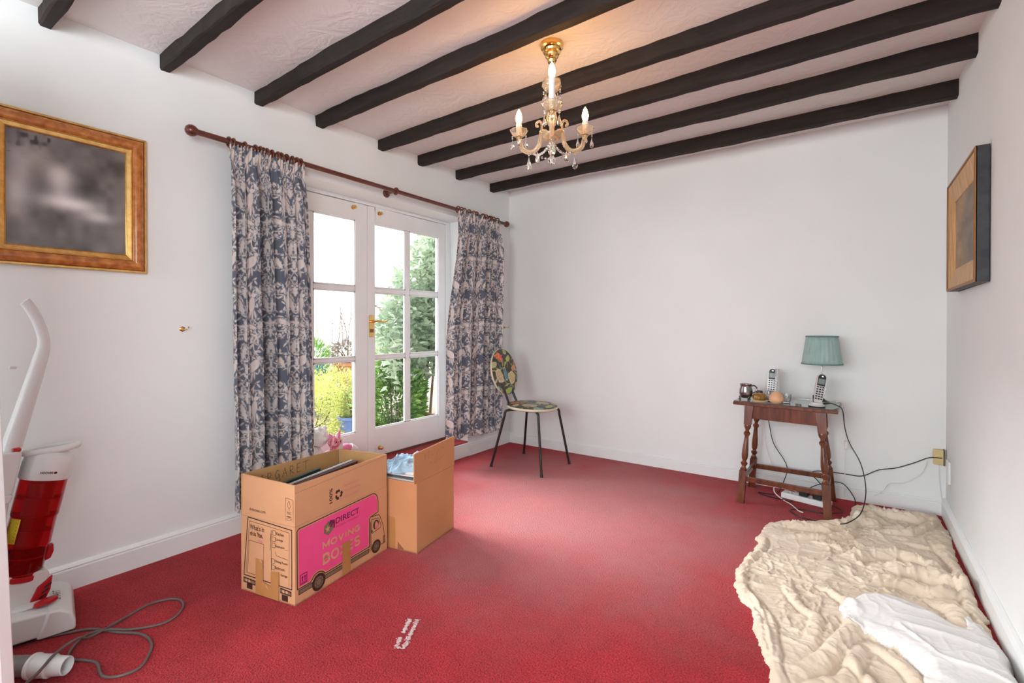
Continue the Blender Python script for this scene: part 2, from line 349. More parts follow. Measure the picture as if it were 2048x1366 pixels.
# ------------------------------------------------ garden doors
XD = -2.80
def leaf(name, y0, y1, cols_y, with_handle, lbl):
    z0, z1 = STEP + .018, 1.915; r = MB()
    ins_z = [(.332, .829), (.855, 1.308), (1.343, 1.80)]
    t0, t1 = XD - .042, XD
    r.bb((t0, y0, z0), (t1, cols_y[0][0], z1)); r.bb((t0, cols_y[-1][1], z0), (t1, y1, z1))
    r.bb((t0, cols_y[0][0], z0), (t1, cols_y[-1][1], ins_z[0][0])); r.bb((t0, cols_y[0][0], ins_z[-1][1]), (t1, cols_y[-1][1], z1))
    d = struct(r.build(name, M_gloss, bevel=.003))
    for (a, b), (a2, b2) in zip(cols_y[:-1], cols_y[1:]):
        g = MB(); g.bb((t0 + .006, b, ins_z[0][0]), (t1 - .006, a2, ins_z[-1][1])); g.build('glazing_bar', M_gloss, d, bevel=.006, seg=2)
    for (a, b), (a2, b2) in zip(ins_z[:-1], ins_z[1:]):
        for (ya, yb) in cols_y:
            g = MB(); g.bb((t0 + .008, ya, b), (t1 - .008, yb, a2)); g.build('glazing_bar', M_gloss, d, bevel=.006, seg=2)
    for (ya, yb) in cols_y:
        for (za, zb) in ins_z:
            MB().bb((XD - .024, ya - .003, za - .003), (XD - .020, yb + .003, zb + .003)).build('pane', M_pane, d)
            k = .008; m = MB()      # putty bead, proud of the pane
            for (p, q) in (((ya, za), (yb, za + k)), ((ya, zb - k), (yb, zb)), ((ya, za), (ya + k, zb)), ((yb - k, za), (yb, zb))):
                m.bb((XD - .020, p[0], p[1]), (XD - .010, q[0], q[1]))
            m.build('glazing_bead', M_gloss, d)
    def knob(y, z):
        Mx = Matrix.Translation((XD, y, z)) @ Matrix.Rotation(PI / 2, 4, 'Y')
        MB().lathe([(.015, 0), (.016, .003), (.008, .005), (.006, .014), (.012, .02), (.013, .026), (.009, .032), (.002, .034)], 16, Mx).build('bolt_knob', M_gold, d, smooth=True)
    if with_handle:
        knob(y0 + .10, 1.878); knob(y0 + .10, .19)
        h = MB().bb((XD, y0 + .008, .99), (XD + .004, y0 + .052, 1.145)).build('lock_plate', M_gold, d, bevel=.003)
        m = MB(); m.cyl((XD + .003, y0 + .03, 1.10), (XD + .035, y0 + .03, 1.10), .008); m.tube(spline([(XD + .035, y0 + .03, 1.10), (XD + .04, y0 + .06, 1.105), (XD + .038, y0 + .11, 1.098), (XD + .036, y0 + .145, 1.108)]), .0075)
        m.build('lever_handle', M_gold, h, smooth=True)
        MB().box((XD + .012, y0 + .03, 1.035), (.018, .008, .024)).build('key', M_ring, h, bevel=.002)
        for z in (1.0, 1.135):
            MB().cyl((XD + .003, y0 + .03, z), (XD + .0055, y0 + .03, z), .004, n=8).build('screw', M_gold, h)
    else: knob(y1 - .12, 1.880)
    return d
leaf('door_1', 1.425, 2.192, [(1.50, 1.745), (1.778, 2.096)], False, '')
leaf('door_2', 2.195, 2.985, [(2.258, 2.552), (2.594, 2.908)], True, '')
fr = MB(); fr.bb((XD - .07, OY0, STEP), (XD + .01, 1.423, OZ)); fr.bb((XD - .07, 2.988, STEP), (XD + .01, OY1, OZ)); fr.bb((XD - .07, 1.423, 1.918), (XD + .01, 2.988, OZ))
struct(fr.build('trim_2', M_gloss, bevel=.004))                                # door frame
struct(MB().bb((XD - .10, OY0, STEP - .002), (XD + .004, OY1, STEP + .016)).build('trim_3', mat('dark_threshold_wood', (.16, .05, .03), .5)))  # threshold

# white door leaf standing open at the very left edge of the view
dx = Vector((-.816, -.578, 0))
p0 = Vector((-1.722, .247, 0)); m = MB(); n3 = Vector((.578, -.816, 0))
tl = math.tan(math.radians(2.5)); vs = []
for zz in (.01, 1.98):
    for a in (0, .72):
        for b in (0, .035): vs.append(p0 + Vector((.816, .578, 0)) * (.035 - tl * zz) + dx * a + n3 * b + Vector((0, 0, zz)))
m.add(vs, [(0, 1, 3, 2), (4, 6, 7, 5), (0, 4, 5, 1), (2, 3, 7, 6), (0, 2, 6, 4), (1, 5, 7, 3)])
struct(m.build('door_3', M_gloss, bevel=.004))

# ------------------------------------------------ curtain pole
XP, ZP = -2.50, 1.972
pole = thing('curtain_pole', 'long red-brown wooden curtain pole with ball ends above the garden doors', 'curtain pole', (XP, 2.2, ZP))
MB().cyl((XP, .99, ZP), (XP, 3.43, ZP - .008), .0135, n=20).build('rod', M_mahog, pole, smooth=True)
for y, s in ((.97, -1), (3.448, 1)):
    Mx = Matrix.Translation((XP, y, ZP - (.008 if s > 0 else 0))) @ Matrix.Rotation(-s * PI / 2, 4, 'X')
    MB().lathe([(.0135, -.045), (.0135, -.030), (.015, -.024), (.024, -.012), (.027, 0), (.024, .013), (.015, .023), (.003, .027)], 20, Mx).build('finial', M_mahog, pole, smooth=True)
for y in (1.30, 2.19, 3.20):
    z = ZP - .004; m = MB()
    m.lathe([(.027, 0), (.027, .008), (.02, .014), (.009, .02)], 20, Matrix.Translation((XL, y, z)) @ Matrix.Rotation(PI / 2, 4, 'Y'))
    m.cyl((XL, y, z), (XP, y, z), .008)
    m.tube([(XP + .0185 * math.cos(a), y, z + .0185 * math.sin(a)) for a in [2 * PI * k / 20 for k in range(20)]], .0075, 8, closed=True)
    m.build('bracket', M_mahog, pole, smooth=True)

# ------------------------------------------------ patterned curtains
def ell(x, y, cx, cy, a, b, ang, teeth=0):
    c, s = math.cos(ang), math.sin(ang); dx, dy = x - cx, y - cy
    u = (dx * c + dy * s) / a; v = (-dx * s + dy * c) / b; r = np.sqrt(u * u + v * v)
    if teeth: r = r * (1 + .16 * np.sin(teeth * np.arctan2(v, u)))
    return (r - 1) * min(a, b)
def ring(x, y, cx, cy, r, w): return np.abs(np.hypot(x - cx, y - cy) - r) - w
def pattern(u, v):
    """cream bird-and-vine figure on blue: returns signed distance (m), negative = cream"""
    W, Hh = .27, .42
    x = np.abs((u % W) - W / 2); y = v % Hh
    d = np.full(x.shape, 1.0)
    def add(q): nonlocal d; d = np.minimum(d, q)
    def cut(q, g=.0022): nonlocal d; d = np.maximum(d, -(q - g))
    rr = random.Random(3)
    # scrolling stems and their leaves
    for (cx, cy, r, a0, a1, step) in ((.135, .075, .062, 0, 360, 30), (.0, .21, .045, 0, 360, 40), (.125, .355, .048, 0, 360, 36), (.06, .40, .03, 0, 360, 50), (.05, .0, .03, 0, 360, 50)):
        add(ring(x, y, cx, cy, r, .0021))
        for a in range(a0, a1, step):
            t = math.radians(a); s = 1 if (a // step) % 2 else -1; q = r + s * .011
            add(ell(x, y, cx + q * math.cos(t), cy + q * math.sin(t), .013, .0048, t + s * .7 + rr.uniform(-.2, .2), 5))
    # broad toothed leaves
    for (cx, cy, a, b, an) in ((.02, .10, .036, .011, 1.2), (.118, .02, .03, .011, .4), (.012, .335, .03, .010, 1.8), (.128, .27, .026, .009, 1.1), (.035, .165, .022, .008, .3), (.105, .16, .024, .008, 2.5), (.07, .015, .022, .008, 2.7)):
        q = ell(x, y, cx, cy, a, b, an, 11); cut(q, .0028); add(q)
    # long-tailed standing bird
    body = [(.075, .105, .030, .0125, 1.45, 0), (.082, .142, .010, .009, 0, 0), (.094, .145, .007, .0028, -.3, 0), (.066, .066, .020, .004, 1.3, 0), (.076, .062, .022, .004, 1.5, 0), (.087, .064, .018, .0035, 1.75, 0), (.083, .158, .009, .003, 1.1, 0)]
    for e in body: cut(ell(x, y, *e), .0030)
    for e in body: add(ell(x, y, *e))
    # plump bird with drooping tail
    body = [(.075, .275, .032, .018, .75, 0), (.099, .305, .010, .010, 0, 0), (.112, .304, .008, .003, -.1, 0), (.043, .245, .018, .0045, .9, 0), (.054, .235, .020, .0045, 1.15, 0), (.066, .230, .020, .0042, 1.4, 0), (.078, .238, .016, .0035, 1.6, 0)]
    for e in body: cut(ell(x, y, *e), .0032)
    for e in body: add(ell(x, y, *e))
    # central motif
    add(np.abs(np.abs(x) + np.abs(y - .21) * .8 - .022) - .002); add(ell(x, y, 0, .21, .006, .009, 0)); add(ell(x, y, 0, .155, .02, .009, PI / 2, 7)); add(ell(x, y, 0, .27, .018, .008, PI / 2, 7))
    add(ell(x, y, 0, .02, .026, .008, PI / 2, 9)); add(ell(x, y, 0, .40, .02, .009, PI / 2, 9))
    # small filler leaves
    for k in range(150):
        cx, cy = rr.uniform(0, .135), rr.uniform(0, .42); q = ell(x, y, cx, cy, rr.uniform(.008, .014), rr.uniform(.0025, .0042), rr.uniform(0, PI))
        d = np.where((d > .002) | (q > .002), np.minimum(d, np.where(d > .0018, q, 1)), d)
    return d
M_curtain = attr_mat('printed_curtain_linen')
def curtain(name, label, yt0, yt1, yb0, yb1, folds, zb0, zb1, seed, ringys):
    root = thing(name, label, 'curtain', (XP, (yt0 + yt1) / 2, ZP), 'patterned curtains at the garden doors')
    nu, nv = 330, 620; rr = random.Random(seed)
    t = np.linspace(0, 1, nu)[:, None]; s = np.linspace(0, 1, nv)[None, :]            # s: 0 top .. 1 bottom
    ph = sum(a * np.exp(-((t - c) / w_) ** 2) for c, w_, a in folds)                  # deep folds (away from the room)
    small = .017 * np.sin(2 * PI * (t * 7 + .25 * np.sin(5 * t + seed))) + .006 * np.sin(2 * PI * (t * 17 + seed * .3) + 2 * s)
    heading = np.clip(1 - (s * 1.8) / .10, 0, 1); gath = .007 * np.sin(2 * PI * t * 24) * np.clip(1 - s * 1.8 / .22, 0, 1)
    grow = np.clip(s * 1.8 / .25, 0, 1); grow = grow * grow * (3 - 2 * grow)
    x = XP + .012 + gath + grow * (.018 + small * (1 + .3 * s) - ph * (.8 + .35 * s)) + heading * .006 + .004 * np.sin(9 * s + 6 * t)
    pin = np.exp(-((s * 1.8 - .075) / .02) ** 2) * .008; x = x - pin
    e = np.clip(s * 1.6, 0, 1); e = e * e * (3 - 2 * e)
    ya = yt0 + (yb0 - yt0) * e; yb = yt1 + (yb1 - yt1) * e
    y = ya + (yb - ya) * t + grow * .014 * np.sin(2 * PI * (t * 7 + .25 * np.sin(5 * t + seed)) + 1.3) + .004 * np.sin(7 * s + seed)
    ztop = ZP - .012 + .010 * np.sin(2 * PI * t * 24) * .5 + .006 * np.sin(2 * PI * t * 5 + seed)
    zb = zb0 + (zb1 - zb0) * t + .004 * np.sin(2 * PI * t * 7)
    z = ztop + (zb - ztop) * s
    # cloth coordinate along a mid row
    xm, ym = x[:, nv // 2], y[:, nv // 2]; u = np.concatenate([[0], np.cumsum(np.hypot(np.diff(xm), np.diff(ym)))])[:, None] + 0 * s
    d = pattern(u * .80 + .03, (z + .015 * np.sin(4 * u + 2)) * .80) - .0002
    k = np.clip(.5 - d / .0022, 0, 1)[..., None]
    blot = (vnoise(u * 60, z * 60) * .06)[..., None]
    c = np.array([.105, .125, .165]) * (1 - k) + np.array([.66, .61, .58]) * (k + blot * k)
    V = np.stack([x + 0 * s, y + 0 * s, z + 0 * t], -1).reshape(-1, 3)
    np_mesh('drape', V, grid_faces(nu, nv), M_curtain, root, c.reshape(-1, 3))
    # gathering tape and pole rings
    m = MB(); m.tube([(XP - .006, yt0 + .01 + (yt1 - yt0 - .02) * k / 30, ZP - .075 + .002 * math.sin(k)) for k in range(31)], .0035, 6); m.build('heading_tape', M_linen, root)
    for i, y_ in enumerate(ringys):
        m = MB(); tlt = rr.uniform(-.25, .25); R_ = .0225
        m.tube([(XP + R_ * math.cos(a), y_ + tlt * R_ * math.sin(a), ZP - .004 + R_ * math.sin(a)) for a in [2 * PI * k / 22 for k in range(22)]], .0052, 8, closed=True)
        r = m.build('ring', M_ring if i % 3 else M_mahog, root, smooth=True)
        MB().tube([(XP, y_, ZP - .028), (XP + .001, y_, ZP - .036), (XP - .002, y_ + .003, ZP - .05)], .0012, 5).build('hook', M_gold, r)
curtain('curtain', 'blue and cream bird-and-vine curtain on the left of the garden doors', 1.125, 1.52, 1.145, 1.565,
        [(.06, .03, .02), (.40, .032, .075), (.52, .02, .05), (.80, .02, .03), (.97, .03, .03)], .150, .165, 1, [1.135, 1.15, 1.205, 1.262, 1.285, 1.32, 1.345, 1.375, 1.40, 1.43, 1.455, 1.485, 1.505])
curtain('curtain', 'blue and cream bird-and-vine curtain on the right, behind the chair', 2.80, 3.335, 2.655, 3.315,
        [(.20, .025, .035), (.46, .022, .07), (.68, .018, .05), (.86, .02, .04)], .205, .175, 4, [2.81, 2.85, 2.88, 2.94, 3.0, 3.03, 3.11, 3.15, 3.22, 3.26, 3.31])
# tie-back hooks on the wall either side
for y, sz, lb in ((.965, 1, 'small brass tie-back hook on the wall left of the left curtain'), (3.545, .8, 'small brass tie-back hook on the wall between right curtain and corner')):
    t = thing('tieback_hook', lb, 'hook', (XL, y, 1.055), 'curtain tie-back hooks')
    Mx = Matrix.Translation((XL, y, 1.055)) @ Matrix.Rotation(PI / 2, 4, 'Y')
    MB().lathe([(.011 * sz, 0), (.012 * sz, .004), (.007, .007), (.004, .02)], 14, Mx, wob=lambda a, z: 1 + .12 * math.cos(6 * a)).build('rose', M_gold, t, smooth=True)
    MB().tube(spline([(XL + .018, y, 1.055), (XL + .035, y + .002, 1.052), (XL + .045, y + .008, 1.058), (XL + .04, y + .014, 1.066)]), .0025, 8).build('hook_arm', M_gold, t, smooth=True)

# ------------------------------------------------ pictures
def frame_mitre(o0, o1, prof, place, mt, parent, name='frame_rail'):
    """four mitred rails. outer rect o0..o1 (2D), prof: list of (inset, height)"""
    (a0, b0), (a1, b1) = o0, o1
    cs = [lambda i: (a0 + i, b0 + i), lambda i: (a1 - i, b0 + i), lambda i: (a1 - i, b1 - i), lambda i: (a0 + i, b1 - i)]
    for k in range(4):
        m = MB(); P = cs[k]; Q = cs[(k + 1) % 4]; n = len(prof)
        vs = [place(*P(i), h) for i, h in prof] + [place(*Q(i), h) for i, h in prof]
        m.add(vs, [(j, j + 1, n + j + 1, n + j) for j in range(n - 1)] + [tuple(range(n)), tuple(range(2 * n - 1, n - 1, -1)), (0, n, 2 * n - 1, n - 1)])
        m.build(name, mt, parent, smooth=True, ang=50)
M_burl = mat('orange_burr_maple', (.34, .095, .016), .2, c2=(.56, .21, .045), scale=32, detail=8, stretch=(1, 1, 1), coat=.6, bump=.05)
M_gilt = mat('pale_gilt', (.80, .52, .19), .35, .85, c2=(.62, .38, .12), scale=40, bump=.1)
pic = thing('framed_picture', 'framed dark print in an orange burr-wood and gilt frame, left of the curtains', 'picture', (XL, .56, 1.6))
PY0, PY1, PZ0, PZ1 = .305, .822, 1.302, 1.895
plc = lambda a, b, h: (XL + .004 + h, a, b)
frame_mitre((PY0, PZ0), (PY1, PZ1), [(0, 0), (0, .014), (.003, .018), (.009, .018), (.011, .014)], plc, M_gilt, pic, 'outer_edge')
frame_mitre((PY0 + .011, PZ0 + .011), (PY1 - .011, PZ1 - .011), [(0, 0), (0, .016), (.006, .024), (.016, .029), (.028, .029), (.038, .023), (.043, .016), (.043, 0)], plc, M_burl, pic)
frame_mitre((PY0 + .054, PZ0 + .054), (PY1 - .054, PZ1 - .054), [(0, 0), (0, .018), (.003, .019), (.005, .015), (.018, .012), (.020, .015), (.023, .013), (.024, .008)], plc, M_gilt, pic, 'gilt_slip')
nu, nv = 90, 110; yy, zz = np.meshgrid(np.linspace(PY0 + .075, PY1 - .075, nu), np.linspace(PZ0 + .075, PZ1 - .075, nv), indexing='ij')
yn, zn = (yy - PY0 - .075) / (PY1 - PY0 - .15), (zz - PZ0 - .075) / (PZ1 - PZ0 - .15)
q = np.full(yn.shape, .13)
q += .05 * vnoise(yn * 5 + 3, zn * 6) + .03 * vnoise(yn * 14, zn * 14)
for cx, cy, sx, sy, a in ((.42, .66, .10, .09, .42), (.50, .42, .22, .06, .62), (.42, .52, .10, .10, .30), (.75, .33, .13, .05, .38), (.08, .48, .10, .22, .36), (.12, .75, .14, .12, .16), (.30, .80, .1, .1, .1), (.7, .68, .1, .12, -.04), (.2, .12, .3, .06, .03), (.85, .15, .15, .1, .05)):
    q += a * np.exp(-(((yn - cx) / sx) ** 2 + ((zn - cy) / sy) ** 2))
tree = np.clip(vnoise(yn * 30, zn * 22) - .15, 0, 1) * ((zn > .78) & (yn < .35)); q = np.clip(q - .25 * tree, .01, .8)
warm = .5 + .5 * vnoise(yn * 4 + 9, zn * 4)
cc = np.stack([q * (1 + .08 * warm), q * (.97 - .0 * warm), q * (.97 - .05 * warm)], -1)
print_m = attr_mat('engraved_print', .3, 0, 10, 0); print_m.node_tree.nodes['Principled BSDF'].inputs['Coat Weight'].default_value = .8; print_m.node_tree.nodes['Principled BSDF'].inputs['Coat Roughness'].default_value = .08
np_mesh('print', np.stack([np.full(yy.shape, XL + .012), yy, zz], -1).reshape(-1, 3), grid_faces(nu, nv), print_m, pic, cc.reshape(-1, 3))
MB().bb((XL, PY0 + .01, PZ0 + .01), (XL + .008, PY1 - .01, PZ1 - .01)).build('backboard', M_black, pic)

M_oakpale = mat('pale_oak', (.46, .25, .085), .45, c2=(.62, .37, .15), scale=6, stretch=(8, 8, 1.1), detail=6, bump=.15, bscale=30)
M_slate = mat('dark_blue_grey_side', (.022, .026, .030), .55, c2=(.045, .05, .055), scale=16, bump=.3, bscale=60)
pic2 = thing('framed_picture', 'deep framed picture with pale oak face and dark side, on the right wall', 'picture', (XR, 2.86, 1.5))
Q0, Q1, W0, W1 = 2.555, 3.235, 1.240, 1.764; XF = XR - .048
t1 = MB()
prs = [(XR - .008 - .0, W0), (XF, W0), (XF, W1), (XR - .008, W1)]
for a, b in (((Q0, W0), (Q0 + .014, W1)), ((Q1 - .014, W0), (Q1, W1)), ((Q0, W0), (Q1, W0 + .014)), ((Q0, W1 - .014), (Q1, W1))): t1.bb((XF + .003, a[0], a[1]), (XR - .004, b[0], b[1]))
t1.build('box_side', M_slate, pic2, bevel=.002)
pl2 = lambda a, b, h: (XF + .008 - h, a, b)
frame_mitre((Q0, W0), (Q1, W1), [(0, 0), (0, .006), (.006, .009), (.012, .008), (.014, .002)], pl2, mat('brown_oak_edge', (.28, .13, .04), .5), pic2, 'outer_moulding')
frame_mitre((Q0 + .013, W0 + .013), (Q1 - .013, W1 - .013), [(0, 0), (0, .004), (.085, -.008), (.088, -.012), (.088, -.014)], pl2, M_oakpale, pic2)
nu, nv = 60, 60; yy, zz = np.meshgrid(np.linspace(Q0 + .09, Q1 - .09, nu), np.linspace(W0 + .09, W1 - .09, nv), indexing='ij')
yn, zn = (yy - yy.min()) / np.ptp(yy), (zz - zz.min()) / np.ptp(zz)
q = .12 + .035 * vnoise(yn * 4, zn * 9) + .015 * vnoise(yn * 20, zn * 20); bl = 1 / (1 + np.exp(-((yn - .55 - .12 * np.sin(zn * 4)) * 18)))
cA = np.stack([q * 1.45, q * 1.02, q * .68], -1); cB = np.stack([q * 2.6, q * 1.55, q * .62], -1); cc = cA * (1 - bl[..., None]) + cB * bl[..., None]
np_mesh('painting', np.stack([np.full(yy.shape, XF + .021), yy, zz], -1).reshape(-1, 3), grid_faces(nu, nv), attr_mat('brown_painting', .5, .2, 90, 0), pic2, cc.reshape(-1, 3))

# ------------------------------------------------ chandelier
CX, CY = -1.09, 1.843
M_pan = mat('frosted_gold_glass', (1, .88, .70), .12, trans=.85, ior=1.45)
ch = thing('chandelier', 'small brass and crystal chandelier with lit candle bulbs hanging between the beams', 'chandelier', (CX, CY, H))
T0 = Matrix.Translation((CX, CY, 0))
MB().lathe([(.048, H), (.051, H - .008), (.049, H - .018), (.040, H - .022), (.042, H - .030), (.038, H - .038), (.028, H - .042), (.031, H - .050), (.027, H - .060), (.018, H - .066), (.021, H - .074), (.017, H - .084), (.006, H - .088)], 28, T0).build('ceiling_rose', M_gold, ch, smooth=True)
m = MB()
for k in range(5): 
    zc = H - .094 - k * .019; a0 = k % 2
    m.tube([(CX + (.006 * math.cos(a) if a0 else 0), CY + (0 if a0 else .006 * math.cos(a)), zc + .012 * math.sin(a)) for a in [2 * PI * j / 12 for j in range(12)]], .0022, 6, closed=True)
m.build('chain', M_gold, ch, smooth=True)
m = MB(); m.lathe([(.004, 2.14), (.010, 2.13), (.006, 2.12)], 14, T0); m.lathe([(.006, 2.02), (.018, 2.01), (.024, 1.985), (.018, 1.955), (.008, 1.945), (.010, 1.93), (.006, 1.92)], 20, T0, wob=lambda a, z: 1 + .05 * math.cos(8 * a))
m.lathe([(.005, 2.12), (.012, 2.10), (.016, 2.08), (.010, 2.055), (.007, 2.03)], 18, T0, wob=lambda a, z: 1 + .06 * math.cos(8 * a)); m.build('stem', M_ambglass, ch, smooth=True)
MB().lathe([(.004, 2.10), (.03, 2.108), (.04, 2.125), (.037, 2.148)], 24, T0, caps=False, wob=lambda a, z: 1 + .10 * math.cos(7 * a) * (z > 2.11)).build('glass_cup', M_pan, ch, smooth=True, solid=.003)
MB().lathe([(.004, 1.885), (.026, 1.887), (.038, 1.897), (.042, 1.912), (.037, 1.915), (.005, 1.90)], 28, T0).build('hub_dish', M_ambglass, ch, smooth=True)
MB().lathe([(.004, 1.92), (.022, 1.918), (.024, 1.90), (.012, 1.888), (.008, 1.872), (.003, 1.868)], 20, T0).build('hub', M_gold, ch, smooth=True)
M_bulb = mat('lit_candle_bulb', (1, .50, .12), .3, emit=100)
M_candle = mat('white_candle_sleeve', (.82, .80, .76), .4)
def drop(m, p, L=.034, r=.0085, s=1):
    m.lathe([(.0008, 0), (.002, -.006), (r * .55, -L * .4), (r, -L * .68), (r * .75, -L * .88), (.0008, -L)], 8, Matrix.Translation(p) @ Matrix.Scale(.5, 4, (1, 0, 0)) if False else Matrix.Translation(p))
def pendant(parent, p, L=.03, r=.008, chain=2):
    L *= 1.55; r *= 1.45
    m = MB(); p = Vector(p)
    for k in range(chain): m.sphere(p - Vector((0, 0, .006 + k * .009)), .0038, 8, 6)
    b = p - Vector((0, 0, .004 + chain * .009)); m.lathe([(.0008, 0), (.002, -.005), (r * .55, -L * .4), (r, -L * .68), (r * .75, -L * .88), (.0008, -L)], 8, Matrix.Translation(b))
    m.build('crystal_drop', M_crystal, parent)
base_a = math.atan2(-.861, .509); tips = []
for k in range(3):
    a = base_a + k * 2 * PI / 3; d = Vector((math.cos(a), math.sin(a), 0)); C0 = Vector((CX, CY, 0)); side = Vector((-d.y, d.x, 0))
    def P(r, z): return C0 + d * r + Vector((0, 0, z))
    pts = spline([P(.012, 1.905), P(.03, 1.93), P(.05, 1.935), P(.056, 1.915), P(.066, 1.88), P(.095, 1.857), P(.13, 1.862), P(.158, 1.885), P(.172, 1.93)], 6)
    arm = MB().tube(pts, [.0098 + .0016 * (i % 2) for i in range(len(pts))], 10).build('arm', M_ambglass, ch, smooth=True, ang=80)
    MB().tube(spline([P(.056, 1.93), P(.052, 1.965), P(.062, 1.985), P(.078, 1.982), P(.08, 1.968), P(.07, 1.965)], 6), .0055, 8).build('scroll', M_ambglass, arm, smooth=True)
    Tm = Matrix.Translation(P(.175, 0))
    MB().lathe([(.010, 1.928), (.013, 1.935), (.010, 1.942)], 14, Tm).build('brass_cup', M_gold, arm, smooth=True)
    MB().lathe([(.006, 1.940), (.020, 1.943), (.031, 1.952), (.038, 1.968), (.040, 1.972)], 28, Tm, caps=False, wob=lambda a_, z: 1 + .09 * math.cos(8 * a_) * max(0, (z - 1.943) / .03)).build('drip_pan', M_pan, arm, smooth=True, solid=.003)
    ct = 2.075 if k == 0 else 2.005
    MB().lathe([(.0125, 1.945), (.0125, ct - .02), (.014, ct - .018), (.014, ct - .01), (.011, ct)], 18, Tm).build('candle_sleeve', M_candle, arm, smooth=True)
    b = MB().lathe([(.010, ct), (.0135, ct + .012), (.0145, ct + .024), (.012, ct + .038), (.007, ct + .052), (.001, ct + .062)], 18, Tm).build('candle_bulb', M_bulb, arm, smooth=True)
    for j, (dr, ds) in enumerate(((.036, 0), (-.02, .03), (-.02, -.03))): pendant(arm, P(.175, 1.955) + d * dr + side * ds, .03, .0075, 2)
    pendant(arm, P(.12, 1.850), .040, .0095, 1)
    if k: pendant(arm, P(.075, 1.865), .034, .008, 1)
    tips.append(P(.10, 1.85))
for k in range(3):
    a_, b_ = tips[k], tips[(k + 1) % 3]
    for j in range(13):
        t = j / 12; p = a_.lerp(b_, t) - Vector((0, 0, .028 * (1 - (2 * t - 1) ** 2)))
        MB().sphere(p, .0056, 8, 6).build('bead', M_crystal, ch)
pendant(ch, (CX, CY, 1.868), .045, .012, 2); pendant(ch, (CX + .012, CY - .02, 1.90), .05, .013, 1)
for k in range(6):
    a = k * PI / 3 + .3; pendant(ch, (CX + .037 * math.cos(a), CY + .037 * math.sin(a), 2.11), .028, .0075, 2)

# ------------------------------------------------ chair
def chair_mat():
    m, nd, lk, b = new_mat('bright_floral_vinyl'); b.inputs['Roughness'].default_value = .35
    tc = N(nd, 'ShaderNodeTexCoord'); nz = N(nd, 'ShaderNodeTexNoise'); nz.inputs['Scale'].default_value = 14; lk.new(tc.outputs['Object'], nz.inputs[0])
    mx = N(nd, 'ShaderNodeMix', data_type='RGBA'); mx.inputs[0].default_value = .06; lk.new(tc.outputs['Object'], mx.inputs[6]); lk.new(nz.outputs[1], mx.inputs[7])
    vo = N(nd, 'ShaderNodeTexVoronoi'); vo.inputs['Scale'].default_value = 17; lk.new(mx.outputs[2], vo.inputs[0])
    bw = N(nd, 'ShaderNodeRGBToBW'); lk.new(vo.outputs['Color'], bw.inputs[0])
    r = N(nd, 'ShaderNodeValToRGB'); r.color_ramp.interpolation = 'CONSTANT'; lk.new(bw.outputs[0], r.inputs[0])
    cols = [(0, (.045, .04, .025)), (.36, (.55, .42, .18)), (.44, (.05, .16, .20)), (.5, (.045, .04, .025)), (.56, (.40, .45, .08)), (.62, (.70, .09, .04)), (.68, (.62, .50, .30)), (.76, (.06, .05, .03))]
    el = r.color_ramp.elements; el[0].position = 0; el[0].color = (*cols[0][1], 1); el[1].position = cols[-1][0]; el[1].color = (*cols[-1][1], 1)
    for p, c in cols[1:-1]: q = el.new(p); q.color = (*c, 1)
    v2 = N(nd, 'ShaderNodeTexVoronoi', feature='DISTANCE_TO_EDGE'); v2.inputs['Scale'].default_value = 30; lk.new(mx.outputs[2], v2.inputs[0])
    r2 = N(nd, 'ShaderNodeValToRGB'); lk.new(v2.outputs[0], r2.inputs[0]); r2.color_ramp.elements[0].position = .02; r2.color_ramp.elements[0].color = (1, 1, 1, 1); r2.color_ramp.elements[1].position = .06; r2.color_ramp.elements[1].color = (0, 0, 0, 1)
    n3 = N(nd, 'ShaderNodeTexNoise'); n3.inputs['Scale'].default_value = 9; lk.new(tc.outputs['Object'], n3.inputs[0]); mm = N(nd, 'ShaderNodeMath', operation='GREATER_THAN'); mm.inputs[1].default_value = .5; lk.new(n3.outputs[0], mm.inputs[0])
    ml = N(nd, 'ShaderNodeMath', operation='MULTIPLY'); lk.new(r2.outputs[0], ml.inputs[0]); lk.new(mm.outputs[0], ml.inputs[1])
    m4 = N(nd, 'ShaderNodeMix', data_type='RGBA'); lk.new(ml.outputs[0], m4.inputs[0]); lk.new(r.outputs[0], m4.inputs[6]); m4.inputs[7].default_value = (.42, .44, .28, 1)
    lk.new(m4.outputs[2], b.inputs['Base Color']); return m
M_floral = attr_mat('floral_vinyl', .35, .05, 60, 0); M_leg = mat('black_enamel_tube', (.018, .014, .013), .35)
